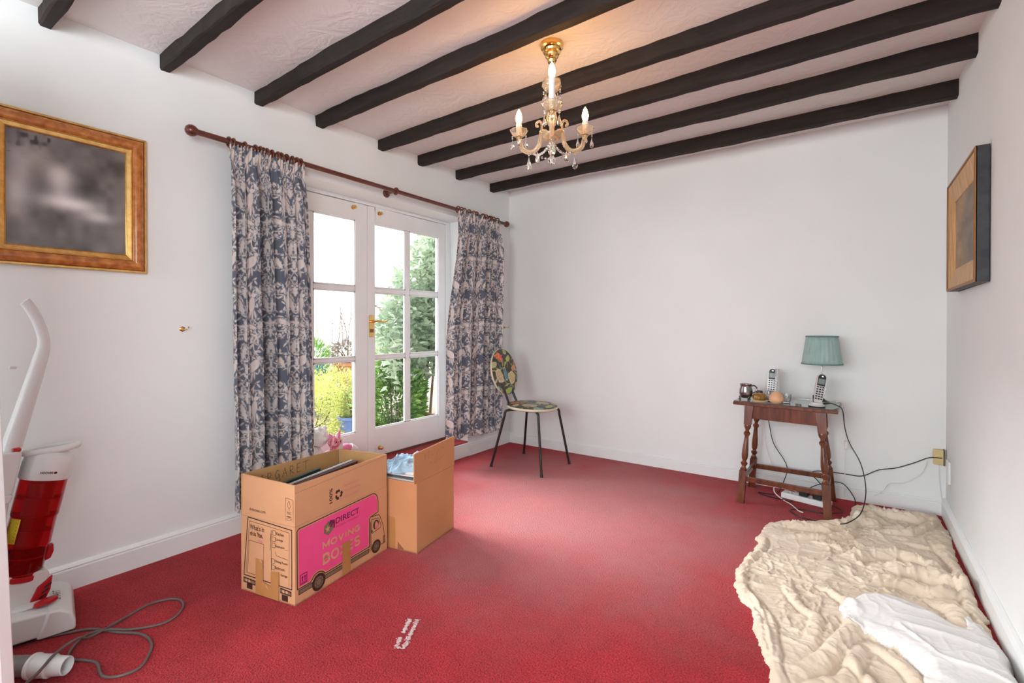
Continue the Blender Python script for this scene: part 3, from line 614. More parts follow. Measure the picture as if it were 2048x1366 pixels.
def floral(a, b, seed):
    """a, b in metres on the cushion -> colour"""
    rr = random.Random(seed); aw = a + .006 * vnoise(a * 40, b * 40); bw = b + .006 * vnoise(a * 40 + 9, b * 40)
    c = np.zeros(a.shape + (3,)) + np.array([.05, .042, .028]); c *= (1 + .5 * vnoise(a * 60, b * 60))[..., None]
    def put(mask, colr): c[mask] = colr
    pal = [(.42, .46, .10), (.06, .20, .26), (.45, .44, .28), (.10, .24, .10), (.55, .30, .12), (.30, .34, .12)]
    for k in range(110):
        x, y, L, w, an = rr.uniform(-.22, .22), rr.uniform(-.24, .24), rr.uniform(.012, .035), rr.uniform(.002, .007), rr.uniform(0, PI)
        put(ell(aw, bw, x, y, L, w, an) < 0, rr.choice(pal))
    for (x, y, ra, rb, an, colr, dk) in ((-.045, .115, .034, .022, -1.0, (.72, .06, .025), (.85, .22, .05)), (-.075, .125, .024, .018, .4, (.8, .16, .04), (.62, .03, .02)), (.055, .10, .026, .018, .8, (.5, .52, .10), (.3, .36, .06)), (.03, .155, .02, .014, .2, (.40, .44, .1), (.2, .28, .06)),
                                         (-.085, -.03, .038, .052, .4, (.66, .52, .33), (.36, .22, .10)), (.065, -.055, .045, .048, 0, (.68, .55, .28), (.42, .30, .10)), (.0, -.15, .05, .02, .2, (.35, .42, .06), (.55, .5, .1)), (-.01, -.02, .018, .05, .2, (.05, .20, .30), (.1, .33, .42)),
                                         (.11, .02, .03, .02, .5, (.62, .18, .08), (.75, .4, .12)), (-.13, .06, .03, .02, 0, (.5, .5, .2), (.3, .4, .1)), (.12, -.13, .035, .028, 1, (.66, .50, .30), (.5, .2, .1)), (-.12, -.14, .03, .03, 1, (.10, .28, .30), (.4, .45, .2))):
        q = ell(aw, bw, x, y, ra, rb, an); put(q < 0, colr); put((q < -.006) & (np.sin(a * 420 + b * 160) > .35), dk); put(np.abs(q - .001) < .0011, (.62, .56, .38))
    return np.clip(c, 0, 1)
chair = thing('side_chair', 'round-seated chair in bright floral vinyl on black tubular legs beside the right curtain', 'chair', (-2.02, 3.09, 0))
def cushion(name, center, ea, eb, ra, rb, th, seed, dome):
    """a flat elliptical pad: ea, eb axes, dome thickness"""
    C0 = np.array(center); ea = np.array(ea, float); eb = np.array(eb, float); nn = np.cross(ea, eb); nr, na = 46, 128
    prof = [(r, th * .5 + dome * (1 - r ** 2)) for r in np.linspace(0.001, .93, nr)] + [(.965, th * .42), (.99, th * .25), (1.0, 0), (.985, -th * .3), (.94, -th * .5), (.5, -th * .5), (.001, -th * .5)]
    V = []; cl = []; n_ = len(prof)
    an = np.linspace(0, 2 * PI, na, endpoint=False); P = np.array(prof)
    A = (P[:, 0][:, None] * np.cos(an)) * ra; B = (P[:, 0][:, None] * np.sin(an)) * rb
    V = C0 + A[..., None] * ea + B[..., None] * eb + (P[:, 1][:, None] + 0 * an)[..., None] * nn
    c = floral(A, B, seed)
    rim = (P[:, 0] > .975)[:, None] & (A > -9); c[rim] = (.62, .58, .42)
    i, j = np.meshgrid(np.arange(n_ - 1), np.arange(na), indexing='ij'); a = (i * na + j).ravel(); b = (i * na + (j + 1) % na).ravel()
    return np_mesh(name, V.reshape(-1, 3), np.stack([a, b, b + na, a + na], 1), M_floral, chair, c.reshape(-1, 3))
cushion('seat', (-2.00, 3.09, .458), (0, 1, 0), (-1, 0, .03), .188, .200, .026, 5, .012)
bt = Vector((-.22, 0, .975)).normalized()
cushion('backrest', (-2.262, 3.085, .707), (0, 1, 0), tuple(bt), .165, .185, .024, 8, .008)
feet = [(-2.248, 2.904), (-2.25, 3.35), (-1.797, 2.897), (-1.799, 3.304)]
tops = [(-2.14, 2.945), (-2.14, 3.235), (-1.855, 2.945), (-1.855, 3.235)]
for (fx, fy), (tx, ty) in zip(feet, tops):
    c0 = Vector((-2.0, 3.09, .437)); tp = Vector((tx, ty, .436)); inn = tp.lerp(c0, .75); kn = tp.lerp(Vector((fx, fy, 0)), .10)
    pts = [inn, tp.lerp(inn, .2)] + spline([tp.lerp(inn, .2), tp.lerp(kn, .25) + Vector((0, 0, .001)), kn], 5)[1:] + [Vector((fx, fy, .015))]
    l = MB().tube(pts, .0095, 12).build('leg', M_leg, chair, smooth=True)
    MB().cyl((fx, fy, .02), (fx - (tx - fx) * .03, fy - (ty - fy) * .03, 0.0), .0115, n=12).build('foot_cap', M_rubber, l, smooth=True)
for y, yb in ((3.03, 3.035), (3.14, 3.135)):
    MB().tube(spline([(-2.0, y, .437), (-2.12, y, .438), (-2.165, y, .455), (-2.21, yb, .54), (-2.262, yb, .66)]), .009, 12).build('back_support', M_leg, chair, smooth=True)

# ------------------------------------------------ side table
tb = thing('side_table', 'small brown oak side table with turned splayed legs near the far wall', 'table', (-.336, 3.38, 0))
TZ = .612
def quad_slab(c, z0, z1):
    m = MB(); m.extrude([(p[0], p[1]) for p in c], lambda p, t: Vector((p[0], p[1], t)), z0, z1); return m
TC = [(-.607, 3.205), (-.069, 3.165), (-.060, 3.52), (-.590, 3.545)]
quad_slab(TC, TZ - .024, TZ - .006).build('tabletop', M_oakred, tb, bevel=.003)
quad_slab([(p[0] * .985 - .005, p[1] + (.005 if p[1] < 3.4 else -.005)) for p in TC], TZ - .0055, TZ).build('glass_top', M_tabglass, tb)
legs = [((-.518, 3.235), (-.560, 3.190)), ((-.152, 3.205), (-.112, 3.155)), ((-.512, 3.500), (-.553, 3.545)), ((-.158, 3.495), (-.105, 3.545))]
prof_t = [(0, .0215), (.02, .0215), (.021, 0)]
def turned(topp, foot):
    a = Vector((*foot, 0)); b = Vector((*topp, .588)); d = (b - a); L = d.length; zq = d.normalized(); xq = Vector((1, 0, 0)); xq = (xq - zq * xq.dot(zq)).normalized(); yq = zq.cross(xq)
    m = MB(); S = .0195
    def sq(t0, t1, s0=S, s1=S):
        vs = [a + zq * (L * t) + xq * (i * s) + yq * (j * s) for t, s in ((t0, s0), (t1, s1)) for i, j in ((-1, -1), (1, -1), (1, 1), (-1, 1))]
        m.add(vs, [(0, 3, 2, 1), (4, 5, 6, 7), (0, 1, 5, 4), (1, 2, 6, 5), (2, 3, 7, 6), (3, 0, 4, 7)])
    sq(0, .33); sq(.80, 1.0, S, .024)
    Mx = Matrix.Translation(a) @ Matrix((xq, yq, zq)).transposed().to_4x4()
    prof = [(.018, .33), (.019, .345), (.013, .36), (.011, .375), (.018, .392), (.020, .405), (.012, .42), (.0105, .43), (.016, .45), (.0185, .49), (.0175, .54), (.0145, .60), (.012, .66), (.0115, .68), (.018, .70), (.0185, .715), (.011, .73), (.0105, .745), (.017, .765), (.020, .785), (.018, .80)]
    m.lathe([(r, t * L) for r, t in prof], 18, Mx)
    return m
for tp, ft in legs: turned(tp, ft).build('leg', M_oakred, tb, smooth=True, ang=35)
def lp(i, z): tp, ft = legs[i]; t = z / .588; return Vector((ft[0] + (tp[0] - ft[0]) * t, ft[1] + (tp[1] - ft[1]) * t, z))
for i, j in ((0, 1), (2, 3), (0, 2), (1, 3)):
    MB().bar(lp(i, .145), lp(j, .145), .018, .030).build('stretcher', M_oakred, tb, bevel=.003)
    MB().bar(lp(i, .548), lp(j, .548), .018, .080).build('apron', M_oakred, tb, bevel=.002)

# lamp
lamp = thing('table_lamp', 'table lamp with pleated blue-green shade at the back of the side table', 'lamp', (-.158, 3.44, TZ))
m = MB(); n = 200; R0, R1, zt, zb = .081, .104, 1.006, .842
ring0 = []; 
vs = []; fs = []
for i in range(7):
    t = i / 6; z = zt + (zb - zt) * t; r = R0 + (R1 - R0) * t
    for k in range(n):
        a = 2 * PI * k / n; pl = (abs(((k * 26 / n) % 1) - .5) * 2); rr_ = r * (1 + .022 * (pl ** .6 - .5)); vs.append((-.158 + rr_ * math.cos(a), 3.44 + rr_ * math.sin(a), z))
for i in range(6):
    for k in range(n): fs.append((i * n + k, i * n + (k + 1) % n, (i + 1) * n + (k + 1) % n, (i + 1) * n + k))
M_shade = mat('blue_green_silk', (.25, .38, .36), .8, c2=(.32, .45, .43), scale=60, sheen=.3, stretch=(1, 1, .1))
sh = m.add(vs, fs).build('lamp_shade', M_shade, lamp, smooth=True, solid=.0015)
m = MB()
for z, r in ((zt, R0), (zb, R1)): m.tube([(-.158 + r * 1.008 * math.cos(a), 3.44 + r * 1.008 * math.sin(a), z) for a in [2 * PI * k / 48 for k in range(48)]], .0042, 6, closed=True)
m.build('shade_trim', mat('shade_binding', (.13, .235, .225), .8), sh, smooth=True)
Tl = Matrix.Translation((-.158, 3.44, 0))
MB().lathe([(.045, TZ), (.046, TZ + .006), (.02, TZ + .014), (.010, TZ + .025), (.016, TZ + .05), (.024, TZ + .09), (.016, TZ + .13), (.006, TZ + .15), (.0045, TZ + .24), (.012, TZ + .25), (.012, TZ + .29)], 24, Tl).build('lamp_base', M_glassy, lamp, smooth=True)
MB().cyl((-.158, 3.44, TZ + .15), (-.158, 3.44, TZ + .245), .0035, n=8).build('lamp_stem', M_chrome, lamp)
MB().lathe([(.008, TZ + .29), (.022, TZ + .31), (.026, TZ + .33), (.018, TZ + .355), (.002, TZ + .362)], 16, Tl).build('light_bulb', mat('unlit_bulb', (.85, .85, .83), .3), lamp, smooth=True)

# telephones
M_silver = mat('silver_plastic', (.60, .58, .575), .3, .2)
M_screen = mat('grey_lcd', (.20, .25, .24), .2)
def phone(label, base, top_tilt, roll, yaw, cradle=True):
    t = thing('telephone', label, 'telephone', base, 'cordless telephones on the side table')
    B = Vector(base); Ry = Matrix.Rotation(yaw, 4, 'Z')
    Tm = Matrix.Translation(B) @ Ry @ Matrix.Rotation(roll, 4, 'Y') @ Matrix.Rotation(-top_tilt, 4, 'X')
    W, L, D = .049, .170, .024; z0 = .022
    def outline(k=1):
        pts = []
        for a in range(0, 181, 15): pts.append((W / 2 * k * math.cos(math.radians(a)), z0 + L - W / 2 + W / 2 * k * math.sin(math.radians(a))))
        pts += [(-W / 2 * k * 1.0, z0 + .09), (-W / 2 * .86 * k, z0 + .01), (-W / 2 * .7 * k, z0), (W / 2 * .7 * k, z0), (W / 2 * .86 * k, z0 + .01), (W / 2 * k, z0 + .09)]
        return pts
    h = MB().extrude(outline(), lambda p, s: Tm @ Vector((p[0], s, p[1])), -.006, D - .006).build('handset', M_silver, t, bevel=.004, seg=3, smooth=True)
    MB().extrude([(p[0] * .92, p[1] * .985 + .001) for p in outline(.98)], lambda p, s: Tm @ Vector((p[0], s, p[1])), D - .008, D - .001).build('back_shell', M_black, h)
    top = []
    for a in range(0, 181, 15): top.append((W * .40 * math.cos(math.radians(a)), z0 + L - W / 2 + W * .40 * math.sin(math.radians(a))))
    top += [(-W * .40, z0 + .098), (W * .40, z0 + .098)]
    MB().extrude(top, lambda p, s: Tm @ Vector((p[0], s, p[1])), -.0072, -.0055).build('black_fascia', M_black, h)
    MB().add([Tm @ Vector((x, y, z)) for y in (-.0085, -.0070) for x, z in ((-W * .32, z0 + .108), (W * .32, z0 + .108), (W * .32, z0 + .138), (-W * .32, z0 + .138))], [(0, 1, 2, 3), (4, 7, 6, 5), (0, 4, 5, 1), (1, 5, 6, 2), (2, 6, 7, 3), (3, 7, 4, 0)]).build('screen', M_screen, h)
    MB().sphere(Tm @ Vector((.001, -.007, z0 + .152)), (.006, .002, .006), 10, 6).build('earpiece', M_chrome, h, smooth=True)
    m = MB()
    for r_ in range(6):
        for c_ in (-1, 0, 1):
            cz = z0 + .090 - r_ * .0135; m.add([Tm @ Vector((c_ * .0135 + x, y, cz + z)) for y in (-.0085, -.006) for x, z in ((-.0048, -.0036), (.0048, -.0036), (.0048, .0036), (-.0048, .0036))], [(0, 1, 2, 3), (4, 7, 6, 5), (0, 4, 5, 1), (1, 5, 6, 2), (2, 6, 7, 3), (3, 7, 4, 0)])
    m.build('keypad', M_black, h)['kind'] = 'stuff'
    Tb = Matrix.Translation(B) @ Ry
    m = MB(); m.lathe([(.038, 0), (.040, .006), (.036, .012), (.030, .016), (.028, .024)], 28, Tb @ Matrix.Scale(1.25, 4, (0, 1, 0))); m.build('cradle', M_silver, t, smooth=True)
    m = MB(); m.lathe([(.041, 0), (.042, .005), (.040, .0065)], 28, Tb @ Matrix.Scale(1.25, 4, (0, 1, 0)))
    m.box(Tb @ Vector((0, .012, .04)), (.034, .008, .045), M=Ry @ Matrix.Rotation(-.2, 4, 'X')); m.build('cradle_foot', M_black, t, smooth=True)
    return t
phone('silver cordless telephone in its cradle beneath the lamp, front right of the table', (-.172, 3.235, TZ), .22, .20, .25)
phone('silver cordless telephone standing at the back left, between mug and lamp', (-.430, 3.43, TZ), .12, .07, .15)

# mug
mug = thing('tankard', 'dull pewter tankard with a curled handle on the left end of the side table', 'mug', (-.548, 3.29, TZ))
M_pewter = mat('dull_pewter', (.23, .20, .20), .24, 1, c2=(.33, .30, .30), scale=25, bump=.15)
Tm = Matrix.Translation((-.548, 3.29, TZ))
MB().lathe([(.026, .012), (.034, .022), (.039, .04), (.037, .062), (.0315, .080), (.033, .092), (.036, .096), (.034, .097), (.030, .085), (.033, .06), (.034, .035), (.01, .022)], 32, Tm).build('bowl', M_pewter, mug, smooth=True)
dh = Vector((.87, .45, 0)).normalized()
MB().tube(spline([Vector((-.548, 3.29, TZ)) + dh * r + Vector((0, 0, z)) for r, z in ((.031, .083), (.045, .088), (.061, .078), (.063, .060), (.052, .046), (.037, .042))]), .0042, 8).build('handle', M_pewter, mug, smooth=True)
m = MB()
for k in range(3):
    a = 2 * PI * k / 3 + 1.1; x, y = math.cos(a), math.sin(a); m.tube(spline([(-.548 + x * .026, 3.29 + y * .026, TZ + .024), (-.548 + x * .036, 3.29 + y * .036, TZ + .016), (-.548 + x * .030, 3.29 + y * .030, TZ + .004), (-.548 + x * .040, 3.29 + y * .040, TZ + .003)]), .0045, 8)
m.build('feet', M_pewter, mug, smooth=True)
# amber ornament
am = thing('glass_ornament', 'amber brown glass dome with a dark cap, beside the tankard', 'ornament', (-.468, 3.27, TZ))
Ta = Matrix.Translation((-.468, 3.27, TZ))
MB().lathe([(.042, 0), (.044, .004), (.040, .007), (.034, .008)], 28, Ta).build('saucer', mat('cream_saucer', (.72, .52, .28), .3), am, smooth=True)
MB().lathe([(.030, .008), (.038, .016), (.039, .03), (.030, .044), (.017, .050), (.002, .051)], 24, Ta, wob=lambda a, z: 1 + .05 * math.cos(8 * a)).build('dome', mat('amber_glass', (.34, .16, .015), .12, c2=(.16, .07, .01), scale=40, coat=.5), am, smooth=True)
MB().lathe([(.020, .047), (.021, .054), (.016, .062), (.002, .064)], 20, Ta @ Matrix.Translation((-.004, .02, 0))).build('cap', mat('dark_brown_cap', (.06, .035, .03), .3), am, smooth=True)
# peach pot
pp = MB().lathe([(.026, 0), (.037, .010), (.041, .024), (.037, .042), (.025, .060), (.013, .068), (.011, .066), (.012, .055), (.002, .05)], 32, Matrix.Translation((-.375, 3.245, TZ))).build('onion_pot', mat('peach_glaze', (.62, .33, .19), .45, c2=(.70, .41, .25), scale=10), None, smooth=True)
tag(pp, 'squat peach-coloured onion-shaped pot at the front of the side table', 'pot')
vz = MB().lathe([(.018, 0), (.020, .003), (.010, .012), (.012, .04), (.0125, .19), (.011, .195), (.0105, .19), (.010, .02), (.002, .015)], 20, Matrix.Translation((-.383, 3.345, TZ))).build('tube_vase', M_glassy, None, smooth=True)
tag(vz, 'tall thin clear glass tube vase rising behind the peach pot', 'vase')
for x, y, r, hh, lb in ((-.432, 3.335, .024, .062, 'short clear cut-glass tumbler between the amber dome and the tube vase'), (-.330, 3.30, .026, .052, 'low clear glass dish just right of the peach pot')):
    g = MB().lathe([(r * .7, 0), (r * .8, .004), (r * .95, hh * .5), (r, hh), (r * .93, hh), (r * .86, hh * .5), (r * .6, .008), (.002, .006)], 24, Matrix.Translation((x, y, TZ)), wob=lambda a, z: 1 + .04 * math.cos(10 * a)).build('glass_tumbler', M_glassy, None, smooth=True)
    tag(g, lb, 'glass', 'clear glasses on the side table')
nutm = MB(); nutm.sphere((-.268, 3.225, TZ + .005), (.010, .007, .005), 8, 6); nutm.sphere((-.252, 3.232, TZ + .004), (.007, .006, .004), 8, 6)
tag(nutm.build('pebble_charm', mat('olive_pebble', (.20, .17, .09), .5), None, smooth=True), 'tiny olive-brown trinket lying left of the lamp-side telephone', 'trinket')

# cables
def cable(name, pts, r, m, label, cat='cable', group='cables around the side table', n=8, root=True):
    o = MB().tube(spline(pts, 10), r, n).build(name, m, None, smooth=True); 
    if root: tag(o, label, cat, group)
    return o
M_wcab = mat('white_flex', (.74, .72, .70), .4); M_bcab = mat('black_flex', (.012, .012, .014), .35)
cable('cable', [(-.150, 3.275, .627), (-.115, 3.28, .632), (-.078, 3.27, .622), (-.052, 3.262, .60), (-.040, 3.262, .50), (-.018, 3.255, .42), (.028, 3.235, .33), (.05, 3.21, .24), (.052, 3.17, .16), (.03, 3.10, .09), (-.02, 3.02, .06), (-.055, 3.00, .05)], .0028, M_bcab, 'black cable looping from the front telephone over the table edge to the dust sheet')
cable('cable', [(.405, 3.60, .327), (.35, 3.60, .322), (.28, 3.60, .28), (.20, 3.60, .238), (.12, 3.59, .215), (.04, 3.59, .165), (-.04, 3.58, .165), (-.12, 3.575, .165), (-.19, 3.57, .16), (-.22, 3.565, .14), (-.18, 3.56, .10), (-.12, 3.55, .02), (-.18, 3.50, .006)], .0028, M_bcab, 'black telephone cable running along the far wall to the cream socket')
cable('cable', [(-.47, 3.49, .60), (-.475, 3.56, .56), (-.455, 3.58, .42), (-.43, 3.58, .30), (-.37, 3.58, .20), (-.35, 3.57, .14), (-.37, 3.52, .06), (-.40, 3.45, .008), (-.50, 3.43, .005), (-.42, 3.38, .005), (-.30, 3.36, .006)], .0026, M_bcab, 'black cable dropping behind the table between its left legs')
cable('cable', [(-.15, 3.10, .006), (-.24, 3.12, .005), (-.30, 3.2, .005), (-.24, 3.25, .006), (-.14, 3.26, .006), (-.05, 3.33, .01), (-.12, 3.42, .012), (-.22, 3.40, .02), (-.24, 3.48, .05), (-.16, 3.52, .10), (-.06, 3.53, .12), (.0, 3.50, .06), (.01, 3.47, .02)], .0027, M_bcab, 'black cable tangled on the red carpet under the table')
cable('cable', [(-.12, 3.47, .616), (-.068, 3.50, .617), (-.052, 3.515, .59), (-.04, 3.53, .48), (-.038, 3.54, .375)], .0022, M_wcab, 'pale lamp cord falling from the table top to its inline switch')
cable('cable', [(-.038, 3.54, .325), (-.043, 3.54, .2), (-.045, 3.535, .10), (-.05, 3.53, .03)], .0022, M_wcab, 'pale lamp cord hanging below the inline switch')
sw = MB().box((-.038, 3.54, .35), (.020, .016, .052)).build('inline_switch', M_wcab, None, bevel=.005, smooth=True); tag(sw, 'small white inline switch on the lamp cord right of the table', 'switch')
cable('cable', [(.34, 3.61, .30), (.335, 3.61, .27), (.31, 3.60, .22), (.24, 3.60, .16), (.17, 3.59, .145), (.14, 3.58, .10), (.10, 3.55, .07)], .0022, M_wcab, 'thin white cable trailing down the far wall towards the dust sheet')
cable('cable', [(-.40, 3.50, .09), (-.41, 3.44, .03), (-.36, 3.38, .006), (-.30, 3.30, .006), (-.26, 3.22, .006), (-.235, 3.20, .006)], .0032, M_wcab, 'white cable lying across the red carpet in front of the extension block')
cable('cable', [(-.512, 3.56, .55), (-.49, 3.59, .43), (-.47, 3.60, .25), (-.42, 3.58, .12), (-.33, 3.55, .03), (-.25, 3.50, .02)], .0016, M_wcab, 'thinnest white cable curving down the wall behind the left table legs')
# extension block
ex = thing('extension_block', 'white multi-socket extension block on the carpet behind the table legs', 'extension block', (-.26, 3.40, 0))
Rz = Matrix.Rotation(-.25, 4, 'Z'); Cx = Vector((-.235, 3.42, .018))
MB().box(Cx, (.26, .07, .034), M=Rz).build('body', M_white_pl, ex, bevel=.005)
for k in range(3):
    for dx_, dy_, sx_, sy_ in ((0, .014, .004, .009), (-.011, -.008, .008, .004), (.011, -.008, .008, .004)):
        MB().box(Cx + Rz @ Vector((-.085 + .075 * k + dx_, dy_, .0175)), (sx_, sy_, .0016), M=Rz).build('socket_hole', M_black, ex)
for k, c_ in ((1, M_black), (2, M_black)):
    m = MB(); c0 = Cx + Rz @ Vector((-.085 + .075 * k, 0, .037)); m.box(c0, (.048, .05, .038), M=Rz); tag(m.build('plug', c_, None, bevel=.006, smooth=True), 'black plug in the %s of the extension block' % ('middle socket' if k == 1 else 'right-hand socket, beside the table leg'), 'plug', 'plugs in the extension block')
# wall socket and conduit in the corner
ps = thing('telephone_socket', 'small cream telephone socket low in the right-hand corner', 'socket', (.40, YB, .33))
M_cream = mat('yellowed_plastic', (.62, .50, .24), .4)
MB().bb((.368, YB - .028, .288), (.412, YB, .372)).build('socket_box', M_cream, ps, bevel=.003)
MB().bb((.412, YB - .03, .285), (.4155, YB - .001, .374)).build('socket_lid', mat('dark_gap', (.10, .06, .03), .6), ps)
tag(MB().bb((XR - .012, 3.45, .22), (XR, 3.53, .34)).build('wall_box', M_gloss, None, bevel=.004), 'white painted box on the right wall just in front of the cream socket', 'socket')
cable('cable', [(.395, 3.622, .288), (.396, 3.62, .2), (.402, 3.615, .12), (.404, 3.60, .085)], .002, M_wcab, 'white wire running down the corner below the cream socket')

# ------------------------------------------------ dust sheets
def seg_d(x, y, a, b):
    ax, ay, bx, by = *a, *b; dx, dy = bx - ax, by - ay; t = np.clip(((x - ax) * dx + (y - ay) * dy) / (dx * dx + dy * dy + 1e-12), 0, 1)
    return np.hypot(x - ax - t * dx, y - ay - t * dy), t
def poly_sd(x, y, P):
    d = np.full(x.shape, 9.); ins = np.zeros(x.shape, bool); n = len(P)
    for i in range(n):
        a, b = P[i], P[(i + 1) % n]; d = np.minimum(d, seg_d(x, y, a, b)[0])
        c = ((a[1] > y) != (b[1] > y)) & (x < (b[0] - a[0]) * (y - a[1]) / (b[1] - a[1] + 1e-12) + a[0]); ins ^= c
    return np.where(ins, d, -d)
def smooth2(P, k=6): return [(p.x, p.y) for p in spline([(a, b, 0) for a, b in P], k, closed=True)]
CO = smooth2([(-.02, 3.20), (-.10, 3.13), (-.20, 3.07), (-.345, 2.95), (-.392, 2.78), (-.385, 2.52), (-.413, 2.32), (-.402, 2.17), (-.36, 2.06), (-.31, 1.97), (-.27, 1.83), (-.22, 1.70), (-.19, 1.55), (-.16, 1.35), (.10, 1.28), (.36, 1.35), (.40, 1.8), (.392, 2.3), (.39, 2.7), (.385, 2.95), (.40, 3.2), (.385, 3.45), (.36, 3.57), (.18, 3.53), (.05, 3.50), (-.01, 3.42)])
FOLDS = [([(-.37, 2.90), (-.25, 2.93), (-.12, 2.96), (-.03, 3.06), (.02, 3.2), (.02, 3.38)], .036, .050), ([(-.30, 2.72), (-.14, 2.83), (-.02, 2.92), (.01, 3.05)], .028, .035), ([(.0, 3.42), (.12, 3.38), (.28, 3.40), (.36, 3.46)], .05, .07),
         ([(-.02, 3.18), (.06, 3.22), (.12, 3.32)], .055, .06), ([(.07, 3.06), (.22, 3.14), (.33, 3.33), (.38, 3.45)], .022, .035), ([(-.05, 2.60), (.06, 2.74), (.17, 2.80), (.27, 2.76), (.30, 2.62)], .038, .055), ([(.04, 2.45), (.15, 2.50), (.25, 2.49), (.36, 2.57)], .036, .052), ([(.10, 2.60), (.22, 2.66), (.34, 2.62), (.39, 2.70)], .05, .06),
         ([(-.39, 2.35), (-.38, 2.15), (-.31, 2.0), (-.25, 1.84), (-.20, 1.62)], .026, .028), ([(-.33, 2.10), (-.24, 1.93), (-.20, 1.76), (-.17, 1.6)], .018, .022), ([(-.37, 2.70), (-.36, 2.5), (-.385, 2.35)], .025, .022), ([(-.11, 1.72), (-.04, 1.9), (.005, 2.02), (.0, 2.12)], .030, .040), ([(-.14, 1.60), (-.02, 1.74), (.0, 1.86), (.02, 1.95)], .026, .032),
         ([(.01, 2.06), (.12, 2.02), (.20, 1.90), (.24, 1.75)], .028, .036), ([(.03, 1.98), (.13, 1.90), (.18, 1.78), (.2, 1.6)], .022, .03), ([(-.03, 1.84), (.05, 1.74), (.08, 1.6)], .024, .032), ([(-.12, 2.30), (-.02, 2.22), (.02, 2.12)], .02, .025), ([(-.22, 2.25), (-.16, 2.1), (-.10, 2.02), (-.12, 1.86)], .022, .022), ([(.33, 3.1), (.37, 2.85), (.36, 2.6), (.37, 2.3)], .03, .03), ([(-.15, 2.75), (-.03, 2.72), (.04, 2.80)], .014, .018), ([(.20, 3.0), (.30, 2.98), (.37, 3.05)], .018, .02), ([(.25, 2.42), (.31, 2.34), (.30, 2.24)], .03, .035)]
def cloth_h(x, y):
    sd = poly_sd(x, y, CO) + .010 * vnoise(x * 22, y * 22) + .005 * vnoise(x * 60, y * 60)
    wx = x + .05 * vnoise(x * 5 + 3, y * 5) + .015 * vnoise(x * 17, y * 17); wy = y + .05 * vnoise(x * 5, y * 5 + 7) + .015 * vnoise(x * 17 + 5, y * 17)
    z = .012 + .008 * vnoise(x * 4, y * 4)
    R1 = lambda a, b, q: (1 - np.abs(vnoise(a, b))) ** q
    flat = np.clip(.75 + .6 * vnoise(x * 3 + 2, y * 3), .25, 1.3)
    rid = flat * (R1(wx * 16, wy * 8, 8) * .010 + R1(wx * 30 + wy * 12, wy * 20, 9) * .007 + R1(wx * 20 - wy * 25 + 8, wy * 34, 9) * .006 + R1(wx * 60 + 8, wy * 52, 8) * .004)
    z = z + rid * .9; fx_ = x + .012 * vnoise(x * 7 + 3, y * 7) + .004 * vnoise(x * 25, y * 25); fy_ = y + .012 * vnoise(x * 7, y * 7 + 7) + .004 * vnoise(x * 25 + 4, y * 25)
    for pl, w_, h_ in FOLDS:
        d = np.full(x.shape, 9.); n = len(pl) - 1; tt = np.zeros(x.shape)
        for i in range(n):
            q, t = seg_d(fx_, fy_, pl[i], pl[i + 1]); tt = np.where(q < d, (i + t) / n, tt); d = np.minimum(d, q)
        taper = np.clip(np.sin(np.clip(tt, .04, .96) * PI) * 1.6, 0, 1); p = np.clip(1 - (d / w_) ** 2, 0, 1) ** .6
        z = z + p * h_ * .60 * taper * (1 - .25 * R1(wx * 26, wy * 26, 3)) - np.exp(-((d - w_ * 1.25) / (w_ * .3)) ** 2) * .006 * taper
    edge = np.clip(sd / .03, 0, 1) ** .5
    return np.where(sd > 0, .006 + np.maximum(z, .006) * edge, -.02 + 0 * x) * np.clip((sd + .012) / .012, 0, 1) + np.where(sd < 0, np.clip(-sd, 0, .012) * -.8, 0), sd
def cloth_mesh(name, m, x0, x1, y0, y1, step, hf):
    xs = np.arange(x0, x1, step); ys = np.arange(y0, y1, step); X, Y = np.meshgrid(xs, ys, indexing='ij'); Z, sd = hf(X, Y)
    F = grid_faces(len(xs), len(ys)); keep = (sd.ravel()[F] > -.011).all(1); F = F[keep]; used = np.unique(F); mp = -np.ones(X.size, int); mp[used] = np.arange(len(used))
    return np_mesh(name, np.stack([X, Y, Z], -1).reshape(-1, 3)[used], mp[F], m)
ds = cloth_mesh('dust_sheet', M_linen, -.45, .404, 1.22, 3.605, .0045, cloth_h)
tag(ds, 'large crumpled beige cotton dust sheet on the carpet along the right wall', 'dust sheet')
WO = smooth2([(-.035, 2.19), (.03, 2.27), (.10, 2.325), (.17, 2.32), (.24, 2.28), (.30, 2.235), (.325, 2.30), (.345, 2.32), (.385, 2.24), (.397, 2.10), (.399, 1.9), (.398, 1.6), (.39, 1.35), (.26, 1.36), (.20, 1.55), (.165, 1.78), (.165, 1.90), (.12, 1.98), (.05, 2.02), (-.01, 2.05), (-.03, 2.12)])
def sheet_h(x, y):
    zc, s0 = cloth_h(x, y); sd = poly_sd(x, y, WO) + .008 * vnoise(x * 26, y * 26)
    zs = cloth_h(x, y)[0] * .35; wx = x + .04 * vnoise(x * 6, y * 6); wy = y + .04 * vnoise(x * 6 + 4, y * 6)
    lump = .035 * np.exp(-((x - .30) ** 2 + (y - 1.95) ** 2) / .03) + .02 * np.exp(-((x - .12) ** 2 + (y - 2.2) ** 2) / .02) + .03 * np.exp(-((x - .33) ** 2 + (y - 1.7) ** 2) / .03)
    rid = (1 - np.abs(vnoise(wx * 9 + wy * 5, wy * 6))) ** 5 * .010 + (1 - np.abs(vnoise(wx * 22, wy * 14))) ** 8 * .003
    zs = zs * .35
    z = .040 + zs + lump + rid; e = np.clip(sd / .035, 0, 1) ** .6
    z = np.maximum(z, zc + .006) * e + (zc + .004) * (1 - e)
    return np.where(sd > 0, z, zc - .006), sd
